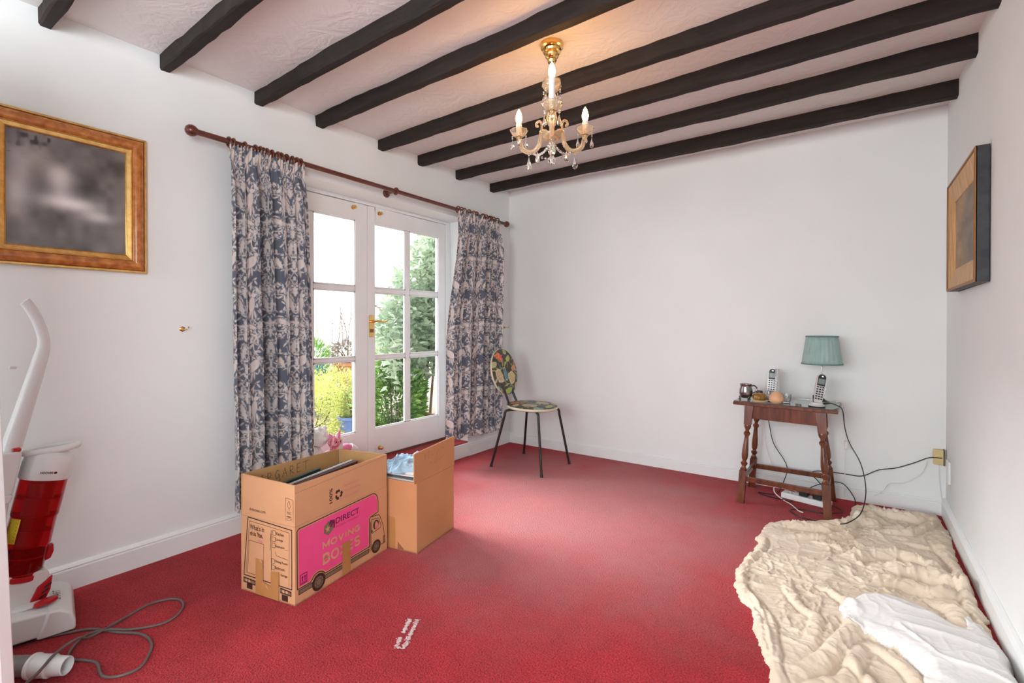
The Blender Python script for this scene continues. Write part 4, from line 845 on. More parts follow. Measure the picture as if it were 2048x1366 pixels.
ws = cloth_mesh('white_sheet', M_sheet, -.08, .404, 1.30, 2.40, .0045, sheet_h)
tag(ws, 'crumpled white cotton sheet lying on the beige dust sheet by the right wall', 'sheet')

# ------------------------------------------------ moving boxes
ZV = Vector((0, 0, 1))
class Face:
    def __init__(s, P, Q): s.P = Vector((*P, 0)); s.d = (Vector((*Q, 0)) - s.P).normalized(); s.n = Vector((s.d.y, -s.d.x, 0))
    def at(s, a, z, h=0): return s.P + s.d * a + ZV * z + s.n * h
    def poly(s, pts, h, mt, parent, name='print'):
        tr = tessellate_polygon([[Vector((p[0], p[1], 0)) for p in pts]]); return MB().add([s.at(p[0], p[1], h) for p in pts], [tuple(t) for t in tr]).build(name, mt, parent)
    def strokes(s, lines, w, h, mt, parent, name='printed_lines'):
        m = MB()
        for L in lines:
            closed = L[0] == L[-1] and len(L) > 2; P = [Vector(p) for p in (L[:-1] if closed else L)]; n = len(P); row = []
            for i in range(n):
                a = P[i - 1] if (i or closed) else None; b = P[(i + 1) % n] if (i < n - 1 or closed) else None; c = P[i]
                d1 = (c - a).normalized() if a is not None else (b - c).normalized(); d2 = (b - c).normalized() if b is not None else d1
                n1 = Vector((-d1.y, d1.x)); n2 = Vector((-d2.y, d2.x)); mi = (n1 + n2)
                mi = mi.normalized() if mi.length > 1e-5 else n1; k = 1 / max(.4, mi.dot(n1)); row.append((c + mi * w / 2 * k, c - mi * w / 2 * k))
            vs = [s.at(q.x, q.y, h) for pr in row for q in pr]; fs = [(2 * i, 2 * i + 1, (2 * i + 3) % (2 * n), (2 * i + 2) % (2 * n)) for i in range(n if closed else n - 1)]
            m.add(vs, fs)
        return m.build(name, mt, parent)
    def text(s, txt, a0, z0, a1, z1, h, mt, parent, bold=.0, rot=False, name='lettering', shear=0):
        cu = bpy.data.curves.new('t', 'FONT'); cu.body = txt; cu.resolution_u = 3; cu.offset = bold; cu.shear = shear
        ob = bpy.data.objects.new('t', cu); col.objects.link(ob); dg = bpy.context.evaluated_depsgraph_get(); me = bpy.data.meshes.new_from_object(ob.evaluated_get(dg))
        bpy.data.objects.remove(ob); bpy.data.curves.remove(cu)
        V = [v.co.copy() for v in me.vertices]; F = [tuple(p.vertices) for p in me.polygons]; bpy.data.meshes.remove(me)
        if not V: return
        x0, x1 = min(v.x for v in V), max(v.x for v in V); y0, y1 = min(v.y for v in V), max(v.y for v in V); out = []
        for v in V:
            u, w_ = (v.x - x0) / (x1 - x0), (v.y - y0) / (y1 - y0)
            if rot: u, w_ = 1 - w_, u
            out.append(s.at(a0 + (a1 - a0) * u, z0 + (z1 - z0) * w_, h))
        return MB().add(out, F).build(name, mt, parent)
def arc(cx, cz, r, a0, a1, n=14, rz=None): rz = rz or r; return [(cx + r * math.cos(math.radians(a0 + (a1 - a0) * i / n)), cz + rz * math.sin(math.radians(a0 + (a1 - a0) * i / n))) for i in range(n + 1)]
A_, B_, C_, D_ = (-1.736, 1.02), (-2.029, .962), (-1.824, 1.539), (-2.117, 1.481)
HB, HF = .302, .458
box1 = thing('moving_box', 'open printed moving box with a pink van drawing and upright flaps', 'box', (-1.93, 1.25, 0))
def wallpanel(P, Q, z0, z1, mt, parent, name, t=.005, lean=0, dip=None):
    f = Face(P, Q); L = (Vector((*Q, 0)) - f.P).length; ztl, ztr = (z1 if not isinstance(z1, tuple) else z1[0]), (z1 if not isinstance(z1, tuple) else z1[1])
    vs = [f.at(0, z0, 0), f.at(L, z0, 0), f.at(L, ztr, lean), f.at(0, ztl, lean), f.at(0, z0, -t), f.at(L, z0, -t), f.at(L, ztr, lean - t), f.at(0, ztl, lean - t)]
    return MB().add(vs, [(0, 1, 2, 3), (4, 7, 6, 5), (0, 4, 5, 1), (1, 5, 6, 2), (2, 6, 7, 3), (3, 7, 4, 0)]).build(name, mt, parent)
fF, fS = Face(A_, C_), Face(B_, A_)
for P, Q in ((A_, C_), (B_, A_), (C_, D_), (D_, B_)): wallpanel(P, Q, .001, HB, M_card, box1, 'side_panel')
quad_slab([B_, A_, C_, D_], .002, .006).build('bottom', M_card, box1)
wallpanel(A_, C_, HB + .001, (.460, .456), M_card, box1, 'flap', lean=-.001); wallpanel(B_, A_, HB + .001, (.470, .460), M_card, box1, 'flap', lean=-.002)
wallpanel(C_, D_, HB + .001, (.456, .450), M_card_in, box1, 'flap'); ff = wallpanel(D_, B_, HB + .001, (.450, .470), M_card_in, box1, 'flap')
fI = Face(B_, D_)   # inside of the back flap faces the room
# van picture on the long side
e = .0006
pinkp = [(.017, .065), (.016, .279), (.020, .283), (.425, .290)] + arc(.425, .250, .032, 80, 0, 8, .040) + [(.457, .207), (.41, .200), (.400, .192), (.400, .068), (.150, .066)] + arc(.111, .041, .046, 34, 146, 12) + [(.070, .064)]
def offs(P, k):
    n = len(P); out = []
    for i in range(n):
        a, b, c = Vector(P[i - 1]), Vector(P[i]), Vector(P[(i + 1) % n]); d1 = (b - a).normalized(); d2 = (c - b).normalized(); n1 = Vector((-d1.y, d1.x)); n2 = Vector((-d2.y, d2.x)); m = (n1 + n2)
        m = m.normalized() if m.length > 1e-4 else n1; out.append(tuple(b + m * k / max(.5, m.dot(n1))))
    return out
fF.poly(pinkp, e, M_pink, box1, 'van_side_print')
ol = offs(pinkp, .0065); fF.strokes([ol + [ol[0]]], .0042, e, M_ink, box1)
fF.poly([(.016, .034), (.088, .034), (.088, .054), (.016, .054)], e, M_ink, box1); fF.poly([(.019, .037), (.085, .037), (.085, .051), (.019, .051)], e * 2, M_olive, box1)
fF.poly([(.135, .034), (.404, .034), (.404, .054), (.135, .054)], e, M_ink, box1); fF.poly([(.138, .037), (.401, .037), (.401, .051), (.138, .051)], e * 2, M_olive, box1)
for cx, cz, r in ((.113, .041, .034), (.449, .046, .030)):
    fF.poly(arc(cx, cz, r, 0, 359, 30), e * 3, M_ink, box1, 'wheel_print'); fF.poly(arc(cx, cz, r * .66, 0, 359, 24), e * 4, M_olive, box1, 'wheel_print'); fF.strokes([arc(cx, cz, r * .40, 0, 360, 20)], .0022, e * 5, M_ink, box1)
    for k in range(8): fF.poly(arc(cx + r * .53 * math.cos(k * PI / 4), cz + r * .53 * math.sin(k * PI / 4), r * .07, 0, 359, 6), e * 5, M_ink, box1, 'wheel_print')
cab = [(.410, .036), (.407, .19), (.412, .194), (.466, .187), (.474, .180), (.500, .122), (.503, .10), (.507, .07), (.507, .040), (.483, .040)]
fF.strokes([cab, [(.417, .04), (.414, .17)]], .0032, e, M_ink, box1)
fF.poly([(.500, .075), (.510, .075), (.510, .040), (.500, .040)], e * 2, M_ink, box1); fF.poly([(.502, .07), (.508, .07), (.508, .045), (.502, .045)], e * 3, M_olive, box1)
fF.strokes([[(.419, .180), (.462, .173), (.468, .168), (.484, .126), (.478, .122), (.424, .116), (.419, .120), (.419, .180)]], .0026, e * 2, M_ink, box1)
fF.poly([(.419, .135), (.428, .124), (.419, .116)], e * 2, M_ink, box1)
fF.poly(arc(.449, .147, .019, 0, 359, 18, .022), e * 2, M_ink, box1, 'window_print'); fF.poly(arc(.452, .140, .013, 0, 359, 14, .016), e * 3, M_pinkdim, box1, 'window_print'); fF.poly(arc(.449, .151, .009, 0, 359, 12, .011), e * 4, M_card, box1, 'window_print')
fF.text('DIRECT', .203, .240, .340, .265, e * 2, M_purple, box1, .018); fF.text('GLOBAL TRADING', .204, .223, .334, .231, e * 2, mat('dim_magenta', (.46, .03, .14), .6), box1, 0)

def glyphs(word, a0, z0, a1, z1, w_):
    G = {'M': (1.15, [[(0, 0), (0, 1), (.5, .25), (1, 1), (1, 0)]]), 'O': (1.15, [arc(.5, .5, .5, 0, 360, 24)]), 'V': (1, [[(0, 1), (.5, 0), (1, 1)]]), 'I': (.25, [[(.5, 0), (.5, 1)]]), 'N': (1, [[(0, 0), (0, 1), (1, 0), (1, 1)]]), 'G': (1.1, [arc(.5, .5, .5, 45, 350, 20) + [(1, .45), (.55, .45)]]),
         'B': (.9, [[(0, 0), (0, 1), (.6, 1), (.85, .9), (.85, .65), (.6, .53), (0, .53), (.65, .53), (1, .4), (1, .12), (.65, 0), (0, 0)]]), 'X': (1, [[(0, 0), (1, 1)], [(0, 1), (1, 0)]]), 'E': (.8, [[(1, 1), (0, 1), (0, 0), (1, 0)], [(0, .5), (.85, .5)]]), 'S': (.85, [[(.95, .85), (.75, 1), (.3, 1), (.05, .85), (.05, .65), (.25, .53), (.75, .45), (.97, .3), (.97, .13), (.75, 0), (.25, 0), (.03, .15)]])}
    tot = sum(G[c][0] for c in word) + .42 * (len(word) - 1); k = (a1 - a0 - w_) / tot; x = a0 + w_ / 2; out = []
    for c in word:
        gw, L = G[c]; out += [[(x + p[0] * gw * k, z0 + w_ / 2 + p[1] * (z1 - z0 - w_)) for p in l] for l in L]; x += (gw + .42) * k
    return out
fF.strokes(glyphs('MOVING', .133, .160, .346, .190, .0068), .0068, e * 2, M_card, box1, 'lettering'); fF.strokes(glyphs('BOXES', .135, .097, .346, .142, .0090), .0090, e * 2, M_card, box1, 'lettering')
hx = arc(.165, .238, .028, 90, 450, 6, .029); fF.poly(hx[:-1], e * 2, M_olive, box1, 'logo'); hx2 = arc(.160, .237, .011, 90, 450, 5); fF.poly([p for k in range(5) for p in ((.160 + .015 * math.cos(math.radians(90 + 72 * k)), .236 + .015 * math.sin(math.radians(90 + 72 * k))), (.160 + .006 * math.cos(math.radians(126 + 72 * k)), .236 + .006 * math.sin(math.radians(126 + 72 * k))))], e * 3, M_card, box1, 'logo')
fF.poly([(.166, .246), (.172, .268), (.197, .262), (.197, .228), (.190, .230), (.190, .250), (.176, .236), (.171, .241), (.184, .256)], e * 4, M_purple, box1, 'logo')
fF.strokes([[(.024, .070), (.055, .070), (.055, .108), (.024, .108), (.024, .070)], [(.027, .075), (.052, .075)]], .003, e * 2, M_purple, box1)
for x in (.034, .046): fF.poly([(x - .002, .080), (x + .002, .080), (x + .002, .094), (x + .005, .094), (x, .102), (x - .005, .094), (x - .002, .094)], e * 2, M_purple, box1)
fF.text('100%', .170, .334, .187, .396, .0004, M_ink, box1, .015, rot=True)
# recycling arrows
for k in range(3):
    a = math.radians(90 + 120 * k + 18); cx, cz = .221, .359
    def rp(x, y): return (cx + x * math.cos(a) - y * math.sin(a), cz + x * math.sin(a) + y * math.cos(a))
    fF.poly([rp(*p) for p in ((.010, -.013), (.020, -.008), (.020, .003), (.024, .005), (.015, .015), (.006, .006), (.011, .004), (.011, -.002), (.007, -.005))], .0004, M_ink, box1, 'recycling_mark')
for k, wd in enumerate(('Recycled', 'Recyclable', 'Reusable')): fF.text(wd, .253, .378 - k * .0225, (.332, .349, .338)[k], .392 - k * .0225, .0004, M_pinkdim, box1)
fF.strokes([[(.004 + .0105 * k, .430 + .0004 * k), (.010 + .0105 * k, .4303 + .0004 * k)] for k in range(49)], .0013, .0004, M_pen, box1, 'perforation')
fF.poly([(.238, 0.004), (.287, 0.004), (.284, .142), (.237, .146)], e * 6, M_tape, box1, 'tape_strip')
# rear of the van on the short side
fS.strokes([[(.016, .064), (.041, .301), (.283, .288), (.283, .060), (.016, .064)]], .0042, e, M_ink, box1)
fS.strokes([[(.028, .070), (.050, .287), (.270, .276), (.268, .066)], [(.047, .209), (.130, .206), (.128, .110)], [(.047, .209), (.037, .076), (.086, .076)], [(.172, .27), (.172, .11)], [(.195, .19), (.20, .175), (.262, .170)], [(.17, .255), (.166, .19)]], .0016, e, M_ink, box1)
for x, z in ((.180, .253), (.179, .228), (.178, .204), (.174, .141), (.174, .117)): fS.strokes([[(x, z), (x + .0155, z), (x + .0155, z + .018), (x, z + .018), (x, z)]], .0015, e, M_ink, box1)
for txt, x0, x1, z in (('Kitchen', .200, .241, .2555), ('Lounge', .198, .236, .232), ('Bedroom __', .196, .262, .206), ('Dining Room', .193, .260, .146), ('Bathroom', .193, .245, .122), ('Garage', .222, .260, .098)): fS.text(txt, x0, z, x1, z + .012, e, M_ink, box1, .015)
fS.text("What's in", .052, .254, .133, .275, e, M_ink, box1, .015); fS.text('this', .052, .230, .088, .247, e, M_ink, box1, .015); fS.text('Van.', .093, .228, .126, .249, e, M_ink, box1, .015); fS.text('box', .100, .210, .127, .222, e, M_pinkdim, box1, .03)
fS.strokes([[(.092, .247), (.124, .232)]], .002, e * 2, M_ink, box1)
for a0, a1 in ((.013, .084), (.221, .281)):
    fS.poly([(a0, .034), (a1, .032), (a1, .052), (a0, .056)], e, M_ink, box1); fS.poly([(a0 + .004, .039), (a1 - .004, .037), (a1 - .004, .047), (a0 + .004, .051)], e * 2, M_olive, box1)
    for cx in (a0 + .018, a0 + .036): fS.poly(arc(cx, .0445, .006, 0, 359, 12), e * 3, M_card, box1)
fS.poly([(.033, .012), (.065, .012), (.066, .034), (.034, .036)], e, M_ink, box1); fS.poly([(.229, .008), (.262, .008), (.262, .031), (.229, .032)], e, M_ink, box1)
fS.poly([(.086, .003), (.216, .003), (.217, .115), (.194, .112), (.172, .110), (.172, .05), (.130, .06), (.128, .143), (.088, .145)], e * 6, M_tape, box1, 'tape_strip')
fS.poly([(.105, .142), (.122, .145), (.130, .130)], e * 8, M_card, box1, 'torn_paper'); fS.poly([(.144, .045), (.150, .055), (.163, .032)], e * 8, M_card, box1, 'torn_paper')
fS.text('dgtboxes.com', .048, .325, .140, .341, -.0003, M_ink, box1, .02)
fS.strokes([[(.247, .312), (.250, .408), (.289, .404), (.290, .315)], [(.262, .39), (.262, .375), (.268, .368), (.276, .376), (.272, .39), (.268, .398), (.262, .39)], [(.268, .368), (.268, .358)]] + [[(.251 + .0 * k, .318 + k * .006), (.284, .318 + k * .006)] for k in range(4)], .0014, -.0002, M_ink, box1)
fS.text('FSC', .258, .346, .280, .356, -.0002, M_ink, box1, .01); fS.text('MIX', .260, .334, .278, .341, -.0002, M_ink, box1, .01)
fI.text('MARGARET', .045, .392, .335, .440, -.0062 + .0, M_pen, box1, -.012, name='handwriting', shear=.15) if False else None
pen = {'M': [[(0, 0), (.1, 1), (.45, .3), (.8, 1), (.95, 0)]], 'A': [[(0, 0), (.5, 1), (.9, 0)], [(.2, .4), (.75, .4)]], 'R': [[(.1, 0), (.1, 1), (.6, .95), (.7, .7), (.5, .5), (.1, .48), (.85, 0)]], 'G': [[(.8, .85), (.4, 1), (.05, .55), (.3, .05), (.75, .2), (.8, .5), (.5, .48)], [(.8, .5), (.85, -.35)]], 'E': [[(.8, 1), (.1, 1), (.1, 0), (.85, 0)], [(.1, .5), (.65, .52)]], 'T': [[(-.1, .95), (1.15, 1.05)], [(.5, 1), (.5, 0)]]}
lines = []
for k, chh in enumerate('MARGARET'):
    for L in pen[chh]: lines.append([(.040 + .0375 * k + p[0] * .027, .400 + .0006 * k + p[1] * .038) for p in L])
fI2 = Face(B_, D_); fI2.strokes(lines, .0022, .0058, M_pen, box1, 'handwriting')
# a strip of clear tape standing up at the far corner
M_ctape = mat('clear_tape', (.72, .62, .50), .3, trans=.3)
MB().add([fI.at(.520, .36, .012), fI.at(.545, .36, .004), fI.at(.548, .475, .004), fI.at(.512, .470, .012)], [(0, 1, 2, 3)]).build('loose_tape', M_ctape, box1, solid=.0008)
# contents of the printed box: picture frames standing on edge
M_dframe = mat('dark_frame', (.022, .014, .011), .8); M_wedge = mat('white_frame_edge', (.72, .72, .72), .35); M_green = mat('dark_green_board', (.012, .03, .022), .5)
def slab(name, P, Q, z0, z1, t, mt, label, zq=None, lean=0):
    f = Face(P, Q); L = (Vector((*Q, 0)) - f.P).length; zq = z1 if zq is None else zq
    root = thing(name, label, 'picture frame', tuple(f.at(L / 2, z0)), 'picture frames in the printed box')
    def bx(a0, a1, h0, h1, mt_, nm, dz=0):
        vs = [f.at(a0, z0, h0), f.at(a1, z0, h0), f.at(a1, z1 + (zq - z1) * (a1 / L) + dz, h0 + lean), f.at(a0, z1 + (zq - z1) * (a0 / L) + dz, h0 + lean)] + [f.at(a0, z0, h1), f.at(a1, z0, h1), f.at(a1, z1 + (zq - z1) * (a1 / L) + dz, h1 + lean), f.at(a0, z1 + (zq - z1) * (a0 / L) + dz, h1 + lean)]
        MB().add(vs, [(0, 1, 2, 3), (4, 7, 6, 5), (0, 4, 5, 1), (1, 5, 6, 2), (2, 6, 7, 3), (3, 7, 4, 0)]).build(nm, mt_, root)
    return root, bx, L
r_, bx_, L_ = slab('picture_frame', (-1.905, .995), (-1.985, 1.445), .02, .410, .03, M_dframe, 'dark wooden picture frame with white edging, tallest in the printed box', .425)
bx_(0, L_, 0, .010, M_dframe, 'frame_back'); bx_(0, L_, .010, .014, M_wedge, 'white_edge', .0015); bx_(0, L_, .014, .019, M_dframe, 'dark_line', .0); bx_(0, L_, .019, .022, M_wedge, 'white_edge', .0005); bx_(0, L_, .022, .052, mat('red_brown_frame', (.07, .022, .015), .75), 'rail', .0)
r_, bx_, L_ = slab('picture_frame', (-1.955, .995), (-2.02, 1.30), .02, .400, .02, M_green, 'dark green board standing behind the white-edged frame in the printed box', .414)
bx_(0, L_, 0, .016, M_green, 'board'); bx_(0, L_, -.004, .0, mat('green_edge', (.10, .14, .12), .5), 'edge')
r_, bx_, L_ = slab('picture_frame', (-1.79, 1.04), (-1.865, 1.45), .02, .40, .02, M_card2, 'light brown wooden panel nearest the printed side of the box', .405)
bx_(0, L_, 0, .012, mat('tan_board', (.40, .18, .09), .5), 'board'); bx_(L_ - .012, L_, .012, .015, M_wedge, 'pale_end', -.01)

# second, plain box
G = [(-1.668, 1.585), (-1.727, 1.905), (-2.00, 1.855), (-1.94, 1.535)]
box2 = thing('cardboard_box', 'plain cardboard box with one tall upright flap, beyond the printed box', 'box', (-1.83, 1.72, 0))
wallpanel(G[0], G[1], .001, .332, M_card2, box2, 'side_panel'); wallpanel(G[3], G[0], .001, .332, M_card2, box2, 'side_panel'); wallpanel(G[1], G[2], .001, .332, M_card2, box2, 'side_panel'); wallpanel(G[2], G[3], .001, .332, M_card2, box2, 'side_panel')
quad_slab([G[3], G[0], G[1], G[2]], .002, .006).build('bottom', M_card2, box2)
wallpanel((-1.664, 1.565), (-1.729, 1.912), .333, (.474, .486), M_card2, box2, 'flap')
f2 = Face(G[0], G[1]); f3 = Face(G[3], G[0])
f2.strokes([[(.06, .455), (.065, .425)], [(.06, .455), (.075, .445), (.065, .425)], [(.085, .458), (.10, .46), (.09, .43), (.105, .428)], [(.12, .46), (.122, .43), (.14, .44), (.145, .46)], [(.16, .452), (.165, .43), (.18, .455), (.185, .43)], [(.20, .45), (.24, .452)], [(.10, .39), (.105, .41), (.12, .39), (.125, .41)], [(.14, .41), (.145, .39), (.16, .395), (.165, .415)], [(.18, .40), (.21, .405)]], .0018, .0012, M_pen2, box2, 'pencil_scrawl')
f3.poly([(.105, .003), (.150, .003), (.150, .15), (.105, .155)], .0006, M_tape, box2, 'tape_strip'); f3.poly([(.165, .04), (.2, .01), (.2, .003), (.165, .003)], .0006, mat('scuffed_card', (.28, .10, .04), .8), box2, 'scuff')
# its contents
M_paper = mat('white_paper', (.76, .75, .74), .7); M_greyp = mat('grey_folder', (.10, .10, .11), .6)
cx, cy = -1.834, 1.72; stack = [(.30, M_paper, 'stack of white papers lowest in the plain box', .03), (.334, M_greyp, 'dark grey folder between the papers in the plain box', .008), (.343, M_paper, 'white papers on top of the dark folder in the plain box', .022)]
ang = math.atan2(.32, -.059)
for k, (z, mt_, lb, th) in enumerate(stack):
    R_ = Matrix.Rotation(ang + (.05, -.06, .03)[k], 4, 'Z'); root = thing('paper_stack' if k != 1 else 'folder', lb, 'papers' if k != 1 else 'folder', (cx, cy, z))
    if k == 1: MB().box((cx, cy, z + th / 2), (.26, .225, th), M=R_).build('cover', mt_, root)
    else:
        for j in range(4): MB().box((cx + .003 * math.sin(j * 2 + k), cy + .003 * math.cos(j * 3), z + th * (j + .5) / 4), (.262, .222, th / 4 - .0012), M=Matrix.Rotation(ang + .04 * math.sin(j * 2.3 + k), 4, 'Z')).build('sheaf', mt_, root)
def garment_h(x, y):
    r = np.hypot((x - cx + .01) / .115, (y - cy + .02) / .145); sd = (1 - r) * .1 + .012 * vnoise(x * 30, y * 30)
    wx = x + .03 * vnoise(x * 12, y * 12); rid = (1 - np.abs(vnoise(wx * 22 + y * 10, y * 12))) ** 4 * .016 + (1 - np.abs(vnoise(x * 40, y * 30 - x * 20))) ** 6 * .008
    return np.where(sd > 0, .366 + (.022 + rid * 1.2) * np.clip(sd / .03, 0, 1) ** .5, .366 + sd * .4), sd
g_ = cloth_mesh('folded_garment', cloth_mat('pale_blue_cotton', (.27, .42, .56), (.36, .52, .66), .3), -1.97, -1.70, 1.55, 1.90, .003, garment_h); tag(g_, 'crumpled pale blue garment on top of the papers in the plain box', 'garment')
# ------------------------------------------------ soft toys on the step
M_wplush = mat('white_plush', (.80, .78, .76), .95, bump=1, bscale=130, bdist=.01, sheen=.5); M_pplush = mat('pink_plush', (.62, .14, .20), .9, c2=(.85, .45, .50), scale=55, bump=.8, bscale=140, bdist=.01, ramp=(.45, .55)); M_pplush2 = mat('pink_and_white_plush', (.78, .25, .42), .9, bump=.8, bscale=140, bdist=.01)
ty = thing('white_soft_toy', 'white fluffy soft toy sitting against the garden door behind the printed box', 'soft toy', (-2.69, 1.69, STEP))
def fuzz(o, k=.004):
    for v in o.data.vertices: v.co += Vector((random.uniform(-k, k), random.uniform(-k, k), random.uniform(-k, k)))
S_ = STEP
fuzz(MB().sphere((-2.69, 1.70, S_ + .105), (.075, .08, .11), 28, 20).build('body', M_wplush, ty, smooth=True, ang=180)); fuzz(MB().sphere((-2.685, 1.735, S_ + .265), (.055, .058, .060), 28, 20).build('head', M_wplush, ty, smooth=True, ang=180))
for s in (-1, 1):
    fuzz(MB().sphere((-2.69, 1.735 + s * .042, S_ + .312), (.014, .018, .018), 12, 8).build('ear', M_wplush, ty, smooth=True, ang=180), .002)
    MB().tube(spline([(-2.66, 1.70 + s * .06, S_ + .17), (-2.63, 1.70 + s * .085, S_ + .11), (-2.62, 1.70 + s * .06, S_ + .06)]), [.024] * 17, 12).build('arm', M_wplush, ty, smooth=True)
    MB().tube(spline([(-2.68, 1.70 + s * .045, S_ + .035), (-2.64, 1.70 + s * .06, S_ + .032), (-2.615, 1.70 + s * .062, S_ + .036)]), .03, 12).build('leg', M_wplush, ty, smooth=True)
MB().sphere((-2.630, 1.74, S_ + .258), (.016, .018, .014), 12, 8).build('muzzle', M_wplush, ty, smooth=True)
pt = thing('pink_soft_toy', 'small pink soft toy with pointed ears and long body, beside the white soft toy', 'soft toy', (-2.64, 1.83, STEP))
fuzz(MB().sphere((-2.61, 1.795, S_ + .235), (.038, .040, .036), 24, 16).build('head', M_pplush, pt, smooth=True, ang=180), .0035)
MB().tube([(-2.612, 1.80, S_ + .03), (-2.612, 1.797, S_ + .12), (-2.61, 1.795, S_ + .21)], [.04, .036, .026], 14).build('body', M_pplush, pt, smooth=True)
for s, dz in ((-1, .0), (1, .028)): MB().lathe([(.015, 0), (.012, .018), (.002, .038 + dz * .5)], 10, Matrix.Translation((-2.612, 1.795 + s * .022, S_ + .258)) @ Matrix.Rotation(-s * .4, 4, 'X')).build('ear', M_pplush2, pt, smooth=True)
for s in (-1, 1): MB().sphere((-2.574, 1.797 + s * .014, S_ + .240), .005, 8, 6).build('eye', M_black, pt, smooth=True)
MB().tube(spline([(-2.63, 1.835, S_ + .16), (-2.66, 1.90, S_ + .172), (-2.67, 1.97, S_ + .145), (-2.67, 2.01, S_ + .09), (-2.67, 2.02, S_ + .03)]), [.024] * 33, 14).build('tail', M_pplush2, pt, smooth=True)
MB().tube(spline([(-2.665, 1.945, S_ + .165), (-2.668, 1.985, S_ + .135), (-2.668, 2.007, S_ + .10)]), .0252, 14).build('white_patch', M_wplush, pt, smooth=True)

# ------------------------------------------------ vacuum cleaner
vac = thing('vacuum_cleaner', 'white upright vacuum cleaner with clear red dust bin standing by the left wall', 'vacuum cleaner', (-2.40, .40, 0))
VX = -2.40
def ax(a, b, t): return Vector(a).lerp(Vector(b), t)
# tilted frame along bin axis
b0 = Vector((VX, .380, .195)); b1 = Vector((VX, .450, .525)); zv = (b1 - b0).normalized(); xv = Vector((1, 0, 0)); yv = zv.cross(xv)
TB = Matrix.Translation(b0) @ Matrix((xv, yv, zv)).transposed().to_4x4(); LB = (b1 - b0).length
MB().lathe([(.058, 0), (.061, .006), (.0605, .10), (.0635, .104), (.0635, .112), (.062, .20), (.065, .206), (.065, .214), (.0655, LB)], 40, TB).build('dust_bin', M_red_bin, vac, smooth=True)
MB().lathe([(.052, .004), (.054, .07), (.04, .092), (.02, .098)], 24, TB, wob=lambda a, z: 1 + .05 * math.sin(3 * a + z * 40)).build('dust', M_dust, vac, smooth=True)
m = MB(); m.lathe([(.022, .02), (.028, .13), (.030, LB - .02)], 20, TB); m.build('filter_core', M_red_pl, vac, smooth=True)
m = MB()
for z in (.06, .15, .20, .26): m.lathe([(.028, z), (.058, z + .002), (.058, z + .006), (.028, z + .004)], 28, TB)
m.build('bin_rib', M_red_pl, vac, smooth=True)
MB().lathe([(.060, -.014), (.063, -.010), (.063, .004), (.058, .008)], 40, TB).build('bin_base', M_red_pl, vac, smooth=True)
MB().extrude([(.056, .035), (.074, .045), (.078, .07), (.072, .095), (.060, .088)], lambda p, t: TB @ Vector((t, p[0], p[1])), -.013, .013).build('bin_latch', M_red_pl, vac, bevel=.003)
# lid and ring handle
lid = MB().lathe([(.0695, LB - .006), (.0715, LB), (.071, LB + .05), (.066, LB + .072), (.052, LB + .088), (.02, LB + .094)], 40, TB).build('bin_lid', M_white_pl, vac, smooth=True)
hp = [(VX + .038 * math.cos(a), .470 + .070 * math.sin(a), .620 + .004 * math.sin(a)) for a in [2 * PI * k / 32 for k in range(32)]]
MB().tube(hp, .0125, 12, closed=True).build('carry_handle', M_white_pl, lid, smooth=True)
# body column, shoulder, tube, grip
MB().extrude([(.285, .12), (.325, .12), (.332, .30), (.352, .47), (.362, .50), (.385, .628), (.375, .636), (.285, .636), (.265, .60), (.255, .48), (.27, .25)], lambda p, t: Vector((t, p[0], p[1])), VX - .05, VX + .05).build('body', M_white_pl, vac, bevel=.012, seg=4, smooth=True)
MB().extrude([(.23, .455), (.350, .470), (.354, .480), (.358, .496), (.24, .500), (.225, .49)], lambda p, t: Vector((t, p[0], p[1])), VX - .045, VX + .075).build('body_band', M_white_pl, vac, bevel=.006, seg=3, smooth=True)
MB().box((VX + .03, .372, .640), (.03, .022, .014)).build('release_button', M_red_pl, vac, bevel=.005, smooth=True)
pts = spline([(VX, .352, .60), (VX, .378, .70), (VX, .408, .82), (VX, .437, .94), (VX, .449, 1.0), (VX, .444, 1.05), (VX, .425, 1.11), (VX, .406, 1.148), (VX, .398, 1.158)], 6); nP = len(pts)
MB().tube(pts, [.030 - .013 * min(1, i / (nP * .55)) - (.004 if i > nP - 3 else 0) for i in range(nP)], 16, flat=1).build('handle_tube', M_white_pl, vac, smooth=True)
MB().box((VX + .005, .444, .955), (.010, .006, .012)).build('cord_clip', M_greypipe, vac, bevel=.002)
MB().box((VX, .370, .925), (.012, .020, .012)).build('cord_hook', M_white_pl, vac, bevel=.003)
MB().tube(spline([(VX - .02, .33, .66), (VX - .02, .30, .69), (VX - .02, .24, .70)]), .012, 10).build('cord_hook', M_white_pl, vac, smooth=True)
# lower body, red vent and floor head
MB().extrude([(.30, .06), (.385, .045), (.44, .13), (.452, .185), (.445, .20), (.33, .215), (.30, .16)], lambda p, t: Vector((t, p[0], p[1])), VX - .055, VX + .055).build('motor_housing', M_white_pl, vac, bevel=.014, seg=4, smooth=True)
vent = MB().extrude([(.392, .055), (.412, .045), (.452, .13), (.458, .178), (.418, .150), (.400, .11)], lambda p, t: Vector((t, p[0], p[1])), VX + .048, VX + .061).build('vent_panel', M_red_pl, vac, bevel=.003)
for k in range(5):
    t = .15 + k * .17; y, z = .405 + .04 * t, .065 + .1 * t; MB().box((VX + .0615, y + .006, z), (.003, .022, .005), M=Matrix.Rotation(.5, 4, 'X')).build('vent_slot', M_black, vent)
hd = [(.20, .012), (.20, .055), (.26, .088), (.34, .098), (.44, .092), (.49, .084), (.515, .068), (.522, .040), (.522, .012)]
HX0, HX1 = -2.515, -2.245
head = MB().extrude(hd, lambda p, t: Vector((t, p[0], p[1])), HX0 + .012, HX1 - .008).build('floor_head', M_white_pl, vac, bevel=.012, seg=4, smooth=True)
